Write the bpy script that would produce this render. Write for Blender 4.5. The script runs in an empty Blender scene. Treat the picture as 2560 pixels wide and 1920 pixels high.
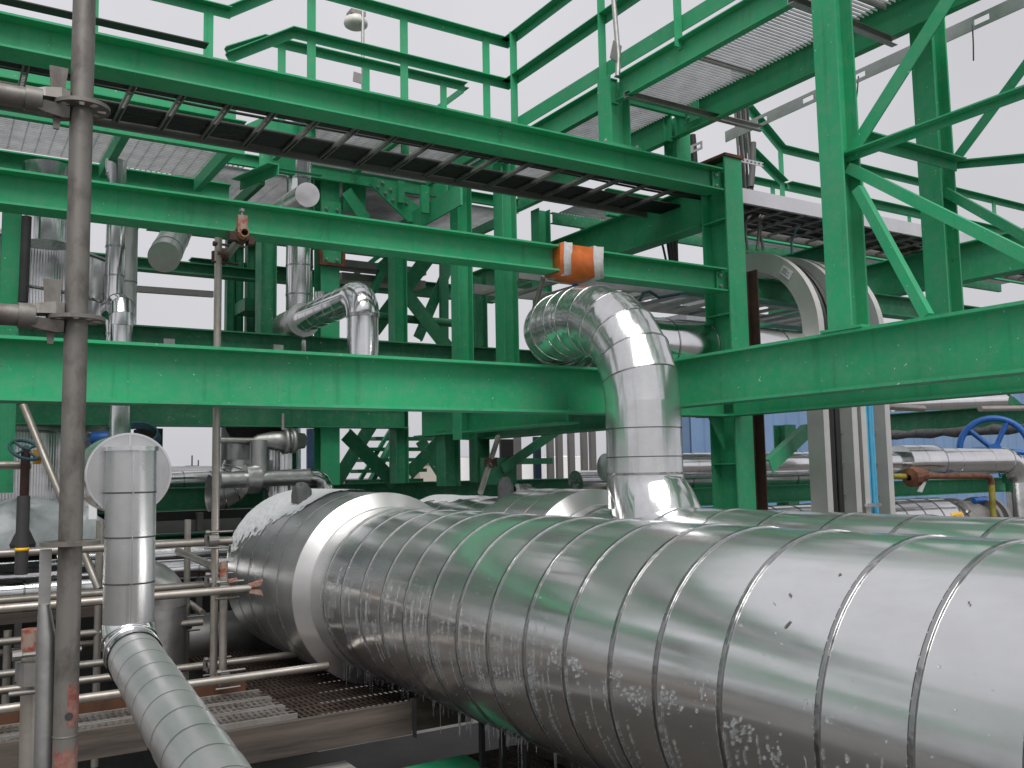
import bpy, math, random
from mathutils import Vector, Matrix
random.seed(7)
SC = bpy.context.scene
COL = SC.collection
# ------------------------------------------------------------------ camera
# metres; x runs along the pipe rack, y away from the viewer along the big pipes, z up; eye level is z = 0
cam_d = bpy.data.cameras.new('camera')
cam = bpy.data.objects.new('camera', cam_d)
COL.objects.link(cam)
RT = [[0.847472, -0.530504, -0.018891], [-0.034296, -0.09023, 0.99533], [0.529732, 0.842866, 0.094662]]
r_, u_, f_ = [Vector(v) for v in RT]
cam.matrix_world = Matrix(((r_.x, u_.x, -f_.x, 0), (r_.y, u_.y, -f_.y, 0), (r_.z, u_.z, -f_.z, 0), (0, 0, 0, 1)))
cam_d.sensor_width = 36.0
cam_d.lens = 32.555
cam_d.clip_start = 0.05
cam_d.clip_end = 3000
SC.camera = cam
# ------------------------------------------------------------------ sky, sun, exposure
SUN_EL, SUN_AZ = math.radians(56), math.radians(203)     # azimuth clockwise from +y
W = bpy.data.worlds.new('World'); SC.world = W
W.use_nodes = True
nt = W.node_tree; nt.nodes.clear()
out = nt.nodes.new('ShaderNodeOutputWorld'); bg = nt.nodes.new('ShaderNodeBackground')
sky = nt.nodes.new('ShaderNodeTexSky'); sky.sky_type = 'NISHITA'; sky.sun_disc = False
sky.sun_elevation = SUN_EL; sky.sun_rotation = SUN_AZ; sky.air_density = 1.0; sky.dust_density = 4.0
hs = nt.nodes.new('ShaderNodeHueSaturation'); hs.inputs['Saturation'].default_value = 0.12
hs.inputs['Value'].default_value = 1.0
geo = nt.nodes.new('ShaderNodeTexCoord')
sep = nt.nodes.new('ShaderNodeSeparateXYZ')
ramp = nt.nodes.new('ShaderNodeMapRange')                # overcast cloud deck: brighter overhead
ramp.inputs['From Min'].default_value = 0.0; ramp.inputs['From Max'].default_value = 1.0
ramp.inputs['To Min'].default_value = 7.3; ramp.inputs['To Max'].default_value = 8.2
ns = nt.nodes.new('ShaderNodeTexNoise'); ns.inputs['Scale'].default_value = 1.7; ns.inputs['Detail'].default_value = 4
nr = nt.nodes.new('ShaderNodeMapRange'); nr.inputs['To Min'].default_value = 0.85; nr.inputs['To Max'].default_value = 1.08
nr.inputs['From Min'].default_value = 0.3; nr.inputs['From Max'].default_value = 0.7
mul = nt.nodes.new('ShaderNodeMath'); mul.operation = 'MULTIPLY'
cl = nt.nodes.new('ShaderNodeVectorMath'); cl.operation = 'SCALE'
cl.inputs[0].default_value = (0.955, 0.95, 1.0)
mixw = nt.nodes.new('ShaderNodeMix'); mixw.data_type = 'RGBA'; mixw.inputs['Factor'].default_value = 0.85
L = nt.links.new
L(geo.outputs['Generated'], sep.inputs[0]); L(sep.outputs['Z'], ramp.inputs['Value'])
L(geo.outputs['Generated'], ns.inputs['Vector']); L(ns.outputs['Fac'], nr.inputs['Value'])
L(ramp.outputs[0], mul.inputs[0]); L(nr.outputs[0], mul.inputs[1]); L(mul.outputs[0], cl.inputs['Scale'])
L(sky.outputs[0], hs.inputs['Color']); L(hs.outputs[0], mixw.inputs['A']); L(cl.outputs[0], mixw.inputs['B'])
L(mixw.outputs['Result'], bg.inputs['Color']); L(bg.outputs[0], out.inputs['Surface'])
bg.inputs['Strength'].default_value = 0.10
sun_d = bpy.data.lights.new('sun', 'SUN'); sun_d.energy = 3.1; sun_d.angle = math.radians(42); sun_d.color = (1, 0.97, 0.93)
sun = bpy.data.objects.new('sun', sun_d); COL.objects.link(sun)
sd = Vector((math.sin(SUN_AZ) * math.cos(SUN_EL), math.cos(SUN_AZ) * math.cos(SUN_EL), math.sin(SUN_EL)))
sun.rotation_euler = sd.to_track_quat('Z', 'Y').to_euler()
SC.view_settings.view_transform = 'Standard'; SC.view_settings.look = 'None'
SC.view_settings.exposure = 0.0; SC.view_settings.gamma = 1.0
SC.render.engine = 'CYCLES'
SC.cycles.max_bounces = 8; SC.cycles.glossy_bounces = 5; SC.cycles.diffuse_bounces = 3

# ------------------------------------------------------------------ materials
def nodes_of(m):
    m.use_nodes = True
    n = m.node_tree
    return n, n.nodes['Principled BSDF'], n.links.new
def noise(n, scale, detail=4, rough=0.55, vec=None, stretch=None):
    t = n.nodes.new('ShaderNodeTexNoise'); t.inputs['Scale'].default_value = scale
    t.inputs['Detail'].default_value = detail; t.inputs['Roughness'].default_value = rough
    if vec is None:
        g = n.nodes.new('ShaderNodeNewGeometry'); vec = g.outputs['Position']
    if stretch:
        mp = n.nodes.new('ShaderNodeMapping'); mp.inputs['Scale'].default_value = stretch
        n.links.new(vec, mp.inputs['Vector']); vec = mp.outputs['Vector']
    n.links.new(vec, t.inputs['Vector'])
    return t.outputs['Fac']
def rng(n, v, a, b, c, d):
    m = n.nodes.new('ShaderNodeMapRange')
    for k, x in zip(('From Min', 'From Max', 'To Min', 'To Max'), (a, b, c, d)): m.inputs[k].default_value = x
    n.links.new(v, m.inputs['Value']); return m.outputs[0]
def mix(n, fac, a, b):
    m = n.nodes.new('ShaderNodeMix'); m.data_type = 'RGBA'
    for s, v in (('Factor', fac), ('A', a), ('B', b)):
        if isinstance(v, tuple): m.inputs[s].default_value = v + ((1,) if len(v) == 3 else ())
        elif isinstance(v, (int, float)): m.inputs[s].default_value = v
        else: n.links.new(v, m.inputs[s])
    return m.outputs['Result']
def bump(n, b, h, strength, dist=0.01):
    m = n.nodes.new('ShaderNodeBump'); m.inputs['Strength'].default_value = strength; m.inputs['Distance'].default_value = dist
    n.links.new(h, m.inputs['Height']); n.links.new(m.outputs[0], b.inputs['Normal'])
MATS = {}
def mat(name):
    m = bpy.data.materials.new(name); MATS[name] = m; return m
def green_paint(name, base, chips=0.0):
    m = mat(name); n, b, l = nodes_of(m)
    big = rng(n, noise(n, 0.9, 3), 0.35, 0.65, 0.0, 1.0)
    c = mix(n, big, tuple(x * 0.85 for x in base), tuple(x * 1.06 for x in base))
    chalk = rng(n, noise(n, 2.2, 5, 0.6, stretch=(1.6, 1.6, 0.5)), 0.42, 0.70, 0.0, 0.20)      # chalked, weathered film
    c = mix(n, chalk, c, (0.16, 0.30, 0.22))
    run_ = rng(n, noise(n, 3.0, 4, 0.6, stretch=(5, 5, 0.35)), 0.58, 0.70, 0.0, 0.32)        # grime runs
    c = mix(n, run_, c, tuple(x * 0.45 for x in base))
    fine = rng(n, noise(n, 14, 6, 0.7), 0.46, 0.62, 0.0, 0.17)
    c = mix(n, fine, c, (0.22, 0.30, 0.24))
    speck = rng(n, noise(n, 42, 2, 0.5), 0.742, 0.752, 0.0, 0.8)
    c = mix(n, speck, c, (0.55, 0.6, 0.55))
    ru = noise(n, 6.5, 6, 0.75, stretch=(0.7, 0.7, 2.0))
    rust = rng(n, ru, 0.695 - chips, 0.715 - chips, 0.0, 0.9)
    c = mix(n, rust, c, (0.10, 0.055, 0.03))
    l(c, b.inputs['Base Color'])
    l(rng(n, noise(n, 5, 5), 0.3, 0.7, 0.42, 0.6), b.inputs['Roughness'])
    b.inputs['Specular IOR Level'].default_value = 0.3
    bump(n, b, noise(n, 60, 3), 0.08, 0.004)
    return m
GREEN = green_paint('green_paint', (0.028, 0.352, 0.157))
GREEND = green_paint('shaded_worn_green_paint', (0.019, 0.190, 0.088), 0.015)  # darker green puts the back members' shade into the colour; more rust chips
def metal(name, base, r0, r1, metallic=1.0, wav=0.25, wscale=2.0, stain=None, stretch=None, stain_amt=0.5, wdist=0.02, detail=6, bstretch=None, fine=0.0):
    m = mat(name); n, b, l = nodes_of(m)
    cl_ = rng(n, noise(n, 3.0, detail, 0.6, stretch=stretch), 0.3, 0.7, 0.0, 1.0)
    c = mix(n, cl_, tuple(x * 0.86 for x in base), base)
    if stain:
        s = rng(n, noise(n, 9, detail, 0.65, stretch=stretch), 0.45, 0.75, 0, stain_amt)
        c = mix(n, s, c, stain)
    l(c, b.inputs['Base Color'])
    b.inputs['Metallic'].default_value = metallic
    l(rng(n, noise(n, 4, min(detail, 3), 0.5, stretch=stretch), 0.3, 0.7, r0, r1), b.inputs['Roughness'])
    bump(n, b, noise(n, wscale, 2, 0.4, stretch=bstretch or stretch), wav, wdist)
    return m
ALU = metal('aluminium_jacket', (0.80, 0.805, 0.81), 0.13, 0.24, wav=0.30, wscale=1.0, stain=(0.60, 0.60, 0.59), stretch=(1, 0.5, 1), stain_amt=0.3, detail=4, metallic=0.90, bstretch=(7, 0.35, 7))
ALUZ = metal('aluminium_riser_jacket', (0.74, 0.745, 0.75), 0.14, 0.24, wav=0.45, wscale=1.0, stain=(0.52, 0.52, 0.51), stain_amt=0.35, detail=4, metallic=0.93, bstretch=(11, 11, 0.4))
ALUX = metal('aluminium_level_jacket', (0.80, 0.80, 0.81), 0.13, 0.24, wav=0.45, wscale=1.0, stain=(0.6, 0.6, 0.59), stain_amt=0.3, detail=4, metallic=0.93, bstretch=(0.4, 11, 11))
ALU2 = metal('bright_aluminium', (0.82, 0.82, 0.83), 0.12, 0.22, wav=0.35, wscale=3.0, stain=(0.68, 0.67, 0.66), stain_amt=0.25, detail=3)
ALU2Z = metal('bright_upright_jacket', (0.80, 0.80, 0.81), 0.12, 0.22, wav=0.5, wscale=1.0, stain=(0.6, 0.6, 0.59), stain_amt=0.3, detail=3, bstretch=(24, 24, 0.4))
ALUDIRTY = metal('dull_aluminium', (0.62, 0.62, 0.615), 0.28, 0.40, wav=0.35, wscale=8, stain=(0.40, 0.385, 0.36), stain_amt=0.4, detail=4, metallic=0.9)
GREYALU = metal('grey_aluminium', (0.64, 0.645, 0.645), 0.20, 0.32, wav=0.30, wscale=1.0, stain=(0.44, 0.44, 0.43), stain_amt=0.4, detail=4, metallic=0.92, bstretch=(20, 20, 0.5))
RINGALU = metal('step_ring_aluminium', (0.66, 0.655, 0.65), 0.28, 0.36, wav=0.12, wscale=4, detail=3, metallic=0.85)
FALLALU = metal('falling_pipe_jacket', (0.60, 0.605, 0.61), 0.30, 0.42, wav=0.2, wscale=3, stain=(0.44, 0.44, 0.43), stain_amt=0.35, detail=4, metallic=0.78)
BAND = metal('steel_band', (0.46, 0.46, 0.46), 0.15, 0.3, wav=0.6, wscale=16, wdist=0.012)
SEAM = metal('seam_sealant', (0.05, 0.05, 0.05), 0.4, 0.6, metallic=0.0)
GALV = metal('galvanised_steel', (0.50, 0.50, 0.49), 0.38, 0.55, wav=0.1, wscale=20, stain=(0.33, 0.33, 0.31), stain_amt=0.6)
GALVW = metal('pale_galvanised_steel', (0.66, 0.65, 0.68), 0.4, 0.55, metallic=0.55, wav=0.05, wscale=20)
GALVD = metal('dark_galvanised_steel', (0.30, 0.29, 0.28), 0.42, 0.6, metallic=0.8, wav=0.1, wscale=20)
SCAF = metal('weathered_scaffold_tube', (0.20, 0.19, 0.175), 0.45, 0.62, metallic=0.5, wav=0.12, wscale=25, stain=(0.065, 0.052, 0.044), stain_amt=1.0, wdist=0.004, stretch=(1.6, 1.6, 1.0))
TUBE = metal('worn_scaffold_tube', (0.46, 0.43, 0.39), 0.32, 0.46, metallic=0.75, wav=0.12, wscale=25, stain=(0.26, 0.21, 0.16), stain_amt=0.7, wdist=0.004)
def plain(name, base, rough=0.6, var=0.15, scale=6, metallic=0.0, bmp=0.1, bscale=30, stretch=None, alt=None, lo=0.35, hi=0.65):
    m = mat(name); n, b, l = nodes_of(m)
    f = rng(n, noise(n, scale, 6, 0.65, stretch=stretch), lo, hi, 0.0, 1.0)
    a2 = alt or tuple(min(1, x * (1 + var)) for x in base)
    l(mix(n, f, tuple(x * (1 - var) for x in base), a2), b.inputs['Base Color'])
    b.inputs['Roughness'].default_value = rough; b.inputs['Metallic'].default_value = metallic
    bump(n, b, noise(n, bscale, 4, stretch=stretch), bmp, 0.006)
    return m
CABLE = plain('black_cable', (0.012, 0.012, 0.012), 0.5)
RUST = plain('rusty_steel', (0.10, 0.035, 0.02), 0.8, 0.3, 10, alt=(0.17, 0.07, 0.035), bmp=0.3)
DARKRUST = plain('dark_rusty_steel', (0.045, 0.02, 0.014), 0.75, 0.3, 8, bmp=0.2)
ORANGE = plain('orange_plastic', (0.40, 0.095, 0.016), 0.42, 0.22, 9, bmp=0.5, bscale=9)
REDOR = plain('red_orange_paint', (0.34, 0.075, 0.04), 0.6, 0.3, 30, alt=(0.26, 0.20, 0.16), lo=0.4, hi=0.55)
TAPE = plain('grey_duct_tape', (0.42, 0.42, 0.42), 0.42, 0.12, 30, bmp=0.5, bscale=40)
BLUE = plain('blue_paint', (0.02, 0.12, 0.42), 0.4, 0.15)
CYAN = plain('blue_cable', (0.06, 0.33, 0.52), 0.5, 0.12)
TEAL = plain('teal_hose', (0.022, 0.085, 0.10), 0.5, 0.12)
WOOD = plain('weathered_plank', (0.050, 0.042, 0.036), 0.85, 0.35, 2.2, stretch=(0.5, 5, 7), alt=(0.125, 0.102, 0.086), bmp=0.4, bscale=5, lo=0.3, hi=0.7)
DARK = plain('dark_steel', (0.03, 0.03, 0.03), 0.6, 0.2)
DECKM = plain('dirty_grating', (0.075, 0.062, 0.05), 0.6, 0.35, 5, metallic=0.3)
GRATE = plain('galvanised_grating', (0.35, 0.35, 0.365), 0.5, 0.15, 8, metallic=0.45)
WHITE = plain('white_paint', (0.72, 0.72, 0.72), 0.6, 0.04)
GREYW = plain('grey_fabric_wrap', (0.16, 0.16, 0.165), 0.8, 0.2, 12, bmp=0.7, bscale=8)
PLASTIC = plain('clear_plastic_sheet', (0.36, 0.39, 0.40), 0.25, 0.2, 5, bmp=0.9, bscale=5)
SNOW = plain('snow', (0.84, 0.86, 0.88), 0.85, 0.03, 12, bmp=0.4, bscale=16)
YELLOW = plain('yellow_label', (0.72, 0.40, 0.01), 0.5, 0.05)
TAN = plain('beige_paint', (0.42, 0.39, 0.34), 0.8, 0.06)
YPIPE = plain('yellow_pipe_paint', (0.20, 0.17, 0.02), 0.6, 0.35, 7, alt=(0.30, 0.26, 0.04))
PAPER = plain('white_paper', (0.62, 0.63, 0.64), 0.6, 0.06)
SOIL = plain('wet_ground', (0.055, 0.052, 0.048), 0.75, 0.25, 0.4, alt=(0.10, 0.095, 0.085), bmp=0.3, bscale=2)
ORANGEV = plain('safety_orange', (0.75, 0.16, 0.03), 0.5, 0.05)
m = mat('ice'); n, b, l = nodes_of(m)
b.inputs['Base Color'].default_value = (0.9, 0.93, 0.95, 1); b.inputs['Roughness'].default_value = 0.12
b.inputs['Transmission Weight'].default_value = 0.9; b.inputs['IOR'].default_value = 1.31
bump(n, b, noise(n, 70, 2), 0.5, 0.004); ICE = m
m = mat('blue_cladding'); n, b, l = nodes_of(m)
l(mix(n, rng(n, noise(n, 0.7, 4), 0.35, 0.65, 0, 1), (0.13, 0.215, 0.36), (0.16, 0.26, 0.42)), b.inputs['Base Color'])
b.inputs['Roughness'].default_value = 0.5; CLAD = m

# ------------------------------------------------------------------ mesh builder
class MB:
    def __init__(s): s.v = []; s.f = []; s.sm = []
    def add(s, vs, fs, smooth=False):
        o = len(s.v); s.v += [Vector(v) for v in vs]
        for f in fs: s.f.append([i + o for i in f]); s.sm.append(smooth)
        return s
    def build(s, name, material, parent=None, origin=None):
        me = bpy.data.meshes.new(name)
        if parent is not None: org = parent.location
        elif origin is not None: org = Vector(origin)
        else:
            lo = [min(v[i] for v in s.v) for i in range(3)]; hi = [max(v[i] for v in s.v) for i in range(3)]
            org = Vector(((lo[0] + hi[0]) / 2, (lo[1] + hi[1]) / 2, lo[2]))
        if parent is not None and parent.parent is not None: org = parent.parent.location
        me.from_pydata([tuple(v - org) for v in s.v], [], s.f)
        me.polygons.foreach_set('use_smooth', s.sm)
        me.materials.append(material); me.update()
        o = bpy.data.objects.new(name, me); COL.objects.link(o)
        if parent is not None: o.parent = parent
        else: o.location = org
        return o
    # -- shapes
    def box(s, a, b):
        x0, y0, z0 = [min(a[i], b[i]) for i in range(3)]; x1, y1, z1 = [max(a[i], b[i]) for i in range(3)]
        return s.add([(x0, y0, z0), (x1, y0, z0), (x1, y1, z0), (x0, y1, z0), (x0, y0, z1), (x1, y0, z1), (x1, y1, z1), (x0, y1, z1)],
              [(0, 3, 2, 1), (4, 5, 6, 7), (0, 1, 5, 4), (1, 2, 6, 5), (2, 3, 7, 6), (3, 0, 4, 7)])
    def prism(s, prof, p0, p1, up=(0, 0, 1)):
        """extrude a closed 2-D outline (side, up) from p0 to p1"""
        p0, p1 = Vector(p0), Vector(p1); d = (p1 - p0).normalized(); up = Vector(up)
        side = d.cross(up)
        if side.length < 1e-4: side = d.cross(Vector((0, 1, 0)))
        side.normalize(); up = side.cross(d)
        n = len(prof)
        vs = [p + side * a + up * b for p in (p0, p1) for a, b in prof]
        fs = [tuple(range(n - 1, -1, -1)), tuple(range(n, 2 * n))]
        fs += [(i, (i + 1) % n, n + (i + 1) % n, n + i) for i in range(n)]
        ar = sum(prof[i][0] * prof[(i + 1) % n][1] - prof[(i + 1) % n][0] * prof[i][1] for i in range(n))
        if ar > 0: fs = [tuple(reversed(f)) for f in fs]
        return s.add(vs, fs)
    def bar(s, p0, p1, w, h, up=(0, 0, 1)):
        return s.prism([(-w / 2, -h / 2), (w / 2, -h / 2), (w / 2, h / 2), (-w / 2, h / 2)], p0, p1, up)
    def tube(s, pts, r, n=10, caps=True, smooth=True):
        pts = [Vector(p) for p in pts]; rr = r if isinstance(r, (list, tuple)) else [r] * len(pts)
        rings = []; prev = None
        for i, p in enumerate(pts):
            d = (pts[min(i + 1, len(pts) - 1)] - pts[max(i - 1, 0)]).normalized()
            if prev is None:
                a = d.cross(Vector((0, 0, 1)))
                if a.length < 1e-3: a = Vector((1, 0, 0))
                a.normalize()
            else:
                a = (prev - d * prev.dot(d)).normalized()
            prev = a; bb = d.cross(a)
            rings.append([p + (a * math.cos(2 * math.pi * k / n) + bb * math.sin(2 * math.pi * k / n)) * rr[i] for k in range(n)])
        vs = [v for rg in rings for v in rg]; fs = []
        for i in range(len(rings) - 1):
            for k in range(n):
                fs.append((i * n + k, i * n + (k + 1) % n, (i + 1) * n + (k + 1) % n, (i + 1) * n + k))
        s.add(vs, fs, smooth)
        if caps: s.add(rings[0], [tuple(range(n - 1, -1, -1))]); s.add(rings[-1], [tuple(range(n))])
        return s
    def lathe(s, p, d, prof, n=48, smooth=True, closed=False, sharp=False):
        """profile [(distance along d, radius)...] turned about the axis p + t d"""
        p = Vector(p); d = Vector(d).normalized(); a = d.cross(Vector((0, 0, 1)))
        if a.length < 1e-3: a = Vector((1, 0, 0))
        a.normalize(); bb = d.cross(a)
        ring = lambda t, r: [p + d * t + (a * math.cos(2 * math.pi * k / n) + bb * math.sin(2 * math.pi * k / n)) * r for k in range(n)]
        pr = prof + [prof[0]] if closed else prof
        if sharp:
            for (t0, r0), (t1, r1) in zip(pr, pr[1:]):
                s.add(ring(t0, r0) + ring(t1, r1), [(k, (k + 1) % n, n + (k + 1) % n, n + k) for k in range(n)], smooth)
        else:
            vs = []; fs = []
            for t, r in pr: vs += ring(t, r)
            for i in range(len(pr) - 1):
                for k in range(n): fs.append((i * n + k, i * n + (k + 1) % n, (i + 1) * n + (k + 1) % n, (i + 1) * n + k))
            s.add(vs, fs, smooth)
        return s
    def disc(s, p, d, r, n=40):
        p = Vector(p); d = Vector(d).normalized(); a = d.cross(Vector((0, 0, 1)))
        if a.length < 1e-3: a = Vector((1, 0, 0))
        a.normalize(); bb = d.cross(a)
        return s.add([p + (a * math.cos(2 * math.pi * k / n) + bb * math.sin(2 * math.pi * k / n)) * r for k in range(n)], [tuple(range(n))])

def I_prof(h, b, tf=0.014, tw=0.010):
    return [(-b / 2, -h / 2), (b / 2, -h / 2), (b / 2, -h / 2 + tf), (tw / 2, -h / 2 + tf), (tw / 2, h / 2 - tf), (b / 2, h / 2 - tf),
            (b / 2, h / 2), (-b / 2, h / 2), (-b / 2, h / 2 - tf), (-tw / 2, h / 2 - tf), (-tw / 2, -h / 2 + tf), (-b / 2, -h / 2 + tf)]
def L_prof(a, b, t=0.008):      # corner at the origin, legs towards +side (a) and -up (b)
    return [(0, 0), (a, 0), (a, -t), (t, -t), (t, -b), (0, -b)]
def C_prof(h, b, t=0.008):      # web at side = 0, flanges towards +side
    return [(0, -h / 2), (b, -h / 2), (b, -h / 2 + t), (t, -h / 2 + t), (t, h / 2 - t), (b, h / 2 - t), (b, h / 2), (0, h / 2)]

def tag(o, label=None, cat=None, group=None, kind=None):
    if label: o['label'] = label
    if cat: o['category'] = cat
    if group: o['group'] = group
    if kind: o['kind'] = kind
    elif label: o['kind'] = 'thing'
    return o
def thing(name, loc, label, cat, group=None):
    o = bpy.data.objects.new(name, None); COL.objects.link(o)
    o.location = Vector(loc); o.empty_display_size = 0.1
    return tag(o, label, cat, group)
def simple(name, mb, material, label, cat, group=None):
    return tag(mb.build(name, material), label, cat, group)
def copy_part(o, parent, loc):
    c = o.copy(); COL.objects.link(c); c.parent = parent; c.location = loc; return c

# an I-section beam given its front lower edge line: flange front at the stated plane
def beam_x(name, x0, x1, y, z0, z1, b, label, group=None, material=None, tf=0.013):
    mb = MB().prism(I_prof(z1 - z0, b, tf), (x0, y + b / 2, (z0 + z1) / 2), (x1, y + b / 2, (z0 + z1) / 2))
    return simple(name, mb, material or GREEN, label, 'steel beam', group)
def beam_y(name, y0, y1, x, z0, z1, b, label, group=None, material=None, tf=0.014):
    mb = MB().prism(I_prof(z1 - z0, b, tf), (x + b / 2, y0, (z0 + z1) / 2), (x + b / 2, y1, (z0 + z1) / 2))
    return simple(name, mb, material or GREEN, label, 'steel beam', group)
def bolt_mesh():
    mb = MB().lathe((0, 0, 0), (0, -1, 0), [(0, 0.0), (0, 0.017), (0.012, 0.017), (0.012, 0.0)], 6, False, sharp=True)
    mb.lathe((0, 0, 0), (0, -1, 0), [(0.012, 0.010), (0.022, 0.010), (0.022, 0.0)], 10, True, sharp=True)
    return mb
BOLT = None
def bolt(parent_plate, at, normal=(0, -1, 0)):
    global BOLT
    if BOLT is None:
        mb = bolt_mesh(); me = bpy.data.meshes.new('bolt')
        me.from_pydata([tuple(v) for v in mb.v], [], mb.f); me.materials.append(GALV); BOLT = me
    o = bpy.data.objects.new('bolt', BOLT); COL.objects.link(o); o.parent = parent_plate
    root = parent_plate.parent or parent_plate
    o.location = Vector(at) - root.location
    o.rotation_euler = Vector(normal).to_track_quat('-Y', 'Z').to_euler()
    return o

# ================================================================== SETTING
g = MB().add([(-900, -900, -6), (1500, -900, -6), (1500, 1500, -6), (-900, 1500, -6)], [(0, 1, 2, 3)])
tag(g.build('ground', SOIL), kind='structure')

# ================================================================== PIPES
def band_ring(p, d, R, w=0.018, t=0.004):
    return MB().lathe(p, d, [(-w / 2, R), (-w / 2, R + t), (w / 2, R + t), (w / 2, R)], 64, True, closed=True, sharp=True)
def jacket_profile(length, R, seams, lap=0.0025):
    pr = []; st = [0.0] + list(seams) + [length]
    for a, b in zip(st, st[1:]): pr.append([(a, R + lap), (b, R)])
    return pr
def jacket(p, d, length, R, seams, material, parent, name='jacket', n=64, lap=0.0025):
    mb = MB()
    segs = jacket_profile(length, R, seams, lap)
    for i, sg in enumerate(segs):
        mb.lathe(p, d, sg, n, True)
        if i + 1 < len(segs):
            t = sg[1][0]; mb.lathe(p, d, [(t, R), (t, R + lap)], n, False)
    mb.lathe(p, d, [(0, 0.0), (0, R + lap)], n, False); mb.lathe(p, d, [(length, R), (length, 0.0)], n, False)
    return mb.build(name, material, parent)
def jpipe(name, p0, p1, R, pitch, label, cat='pipe', material=None, group=None, band_mat=None, bands=True, first=None, root=None, bw=0.014, jname='jacket', n=48):
    """straight insulated pipe: lapped aluminium jacket with a band at every lap"""
    p0, p1 = Vector(p0), Vector(p1); d = (p1 - p0).normalized(); ln = (p1 - p0).length
    if root is None: root = thing(name, p0, label, cat, group)
    seams = []; t = first if first is not None else pitch * 0.7
    while t < ln - 0.03: seams.append(t); t += pitch
    jacket(p0, d, ln, R, seams, material or (ALU2Z if abs(d.z) > 0.9 else ALUX if abs(d.x) > 0.9 else ALU2), root, jname, n)
    if bands:
        for q in seams:
            band_ring(p0 + d * q, d, R + 0.0015, bw, 0.003).build('band', band_mat or BAND, root)
    return root
def arc(c, a, b, r, a0, a1, n):
    c, a, b = Vector(c), Vector(a), Vector(b)
    return [c + a * (r * math.cos(a0 + (a1 - a0) * i / n)) + b * (r * math.sin(a0 + (a1 - a0) * i / n)) for i in range(n + 1)]
def gores(pts, R, material, parent, name='elbow', n=48, bead=0.006, bead_mat=None, lap=0.004):
    """segmented elbow: one conical piece per gap between points, a rolled bead on every joint"""
    rings = []; prev = None; pts = [Vector(p) for p in pts]
    tang = [(pts[min(i + 1, len(pts) - 1)] - pts[max(i - 1, 0)]).normalized() for i in range(len(pts))]
    if len(pts) > 2:        # square the two ends to the straight pipes they meet
        s0 = (pts[1] - pts[0]).normalized(); tang[0] = (s0 * (2 * tang[1].dot(s0)) - tang[1]).normalized()
        s1 = (pts[-1] - pts[-2]).normalized(); tang[-1] = (s1 * (2 * tang[-2].dot(s1)) - tang[-2]).normalized()
    for i, p in enumerate(pts):
        d = tang[i]
        if prev is None:
            a = d.cross(Vector((0.3, 0.2, 1)))
            a.normalize()
        else: a = (prev - d * prev.dot(d)).normalized()
        prev = a; bb = d.cross(a); rings.append((p, a, bb))
    mb = MB()
    rg = lambda i, r: [rings[i][0] + (rings[i][1] * math.cos(2 * math.pi * k / n) + rings[i][2] * math.sin(2 * math.pi * k / n)) * r for k in range(n)]
    for i in range(len(pts) - 1):
        mb.add(rg(i, R) + rg(i + 1, R + lap), [(k, (k + 1) % n, n + (k + 1) % n, n + k) for k in range(n)], True)
    e = mb.build(name, material, parent)
    if bead:
        for i in range(1, len(pts) - 1):
            pr = [(bead * math.cos(q * math.pi / 3), R + lap * 0.6 + bead * math.sin(q * math.pi / 3)) for q in range(6)]
            MB().lathe(pts[i], tang[i], pr, n, True, closed=True).build('bead', bead_mat or BAND, e)
    return e

# --- the big pipe in front
PX1, PZ1, PR1 = 2.593, -0.751, 0.531
big = thing('insulated_pipe', (PX1, 0, PZ1), 'very wide aluminium clad pipe in the foreground, its bands and underside hung with ice', 'pipe')
seams = [0.27, 0.62, 0.905, 1.19, 1.475, 1.76, 2.13, 2.43, 2.67, 2.95, 3.23, 3.52, 3.80, 4.08, 4.36, 4.64, 4.92, 5.20, 5.48]
jacket((PX1, -1.2, PZ1), (0, 1, 0), 7.0, PR1, [s + 1.2 for s in seams], ALU, big, 'jacket', 96, 0.004)
for s in seams:
    q = band_ring((PX1, s, PZ1), (0, 1, 0), PR1 + 0.004, 0.013, 0.002).build('band', BAND, big)
    MB().lathe((PX1, s, PZ1), (0, 1, 0), [(0.007, PR1 + 0.0044), (0.0105, PR1 + 0.0044)], 64, True).build('seam_line', SEAM, big)
# its wide end: step ring, wide shell, dished head
mb = MB().lathe((PX1, 5.72, PZ1), (0, 1, 0), [(0.0, PR1 - 0.02), (0.0, PR1 + 0.006), (0.052, 0.624), (0.056, 0.630), (0.075, 0.631)], 128, True, sharp=True)
mb.build('step_ring', RINGALU, big)
VR = 0.628
VESALU = metal('far_shell_aluminium', (0.66, 0.665, 0.665), 0.26, 0.36, wav=0.2, wscale=1.0, stain=(0.5, 0.5, 0.49), stain_amt=0.4, detail=4, metallic=0.8, bstretch=(5, 0.5, 5))
jacket((PX1, 5.79, PZ1), (0, 1, 0), 1.55, VR, [0.30, 0.62, 0.95, 1.25], VESALU, big, 'wide_shell', 96, 0.003)
for s in (6.09, 6.41, 6.74, 7.04):
    MB().lathe((PX1, s, PZ1), (0, 1, 0), [(-0.004, VR + 0.0035), (0.004, VR + 0.0035)], 64, True).build('seam_line', SEAM, big)
hp = [(0.36 * math.sin(a), VR * math.cos(a)) for a in [i * math.pi / 2 / 12 for i in range(13)]]
MB().lathe((PX1, 7.34, PZ1), (0, 1, 0), hp, 96, True).build('dished_head', VESALU, big)

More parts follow.
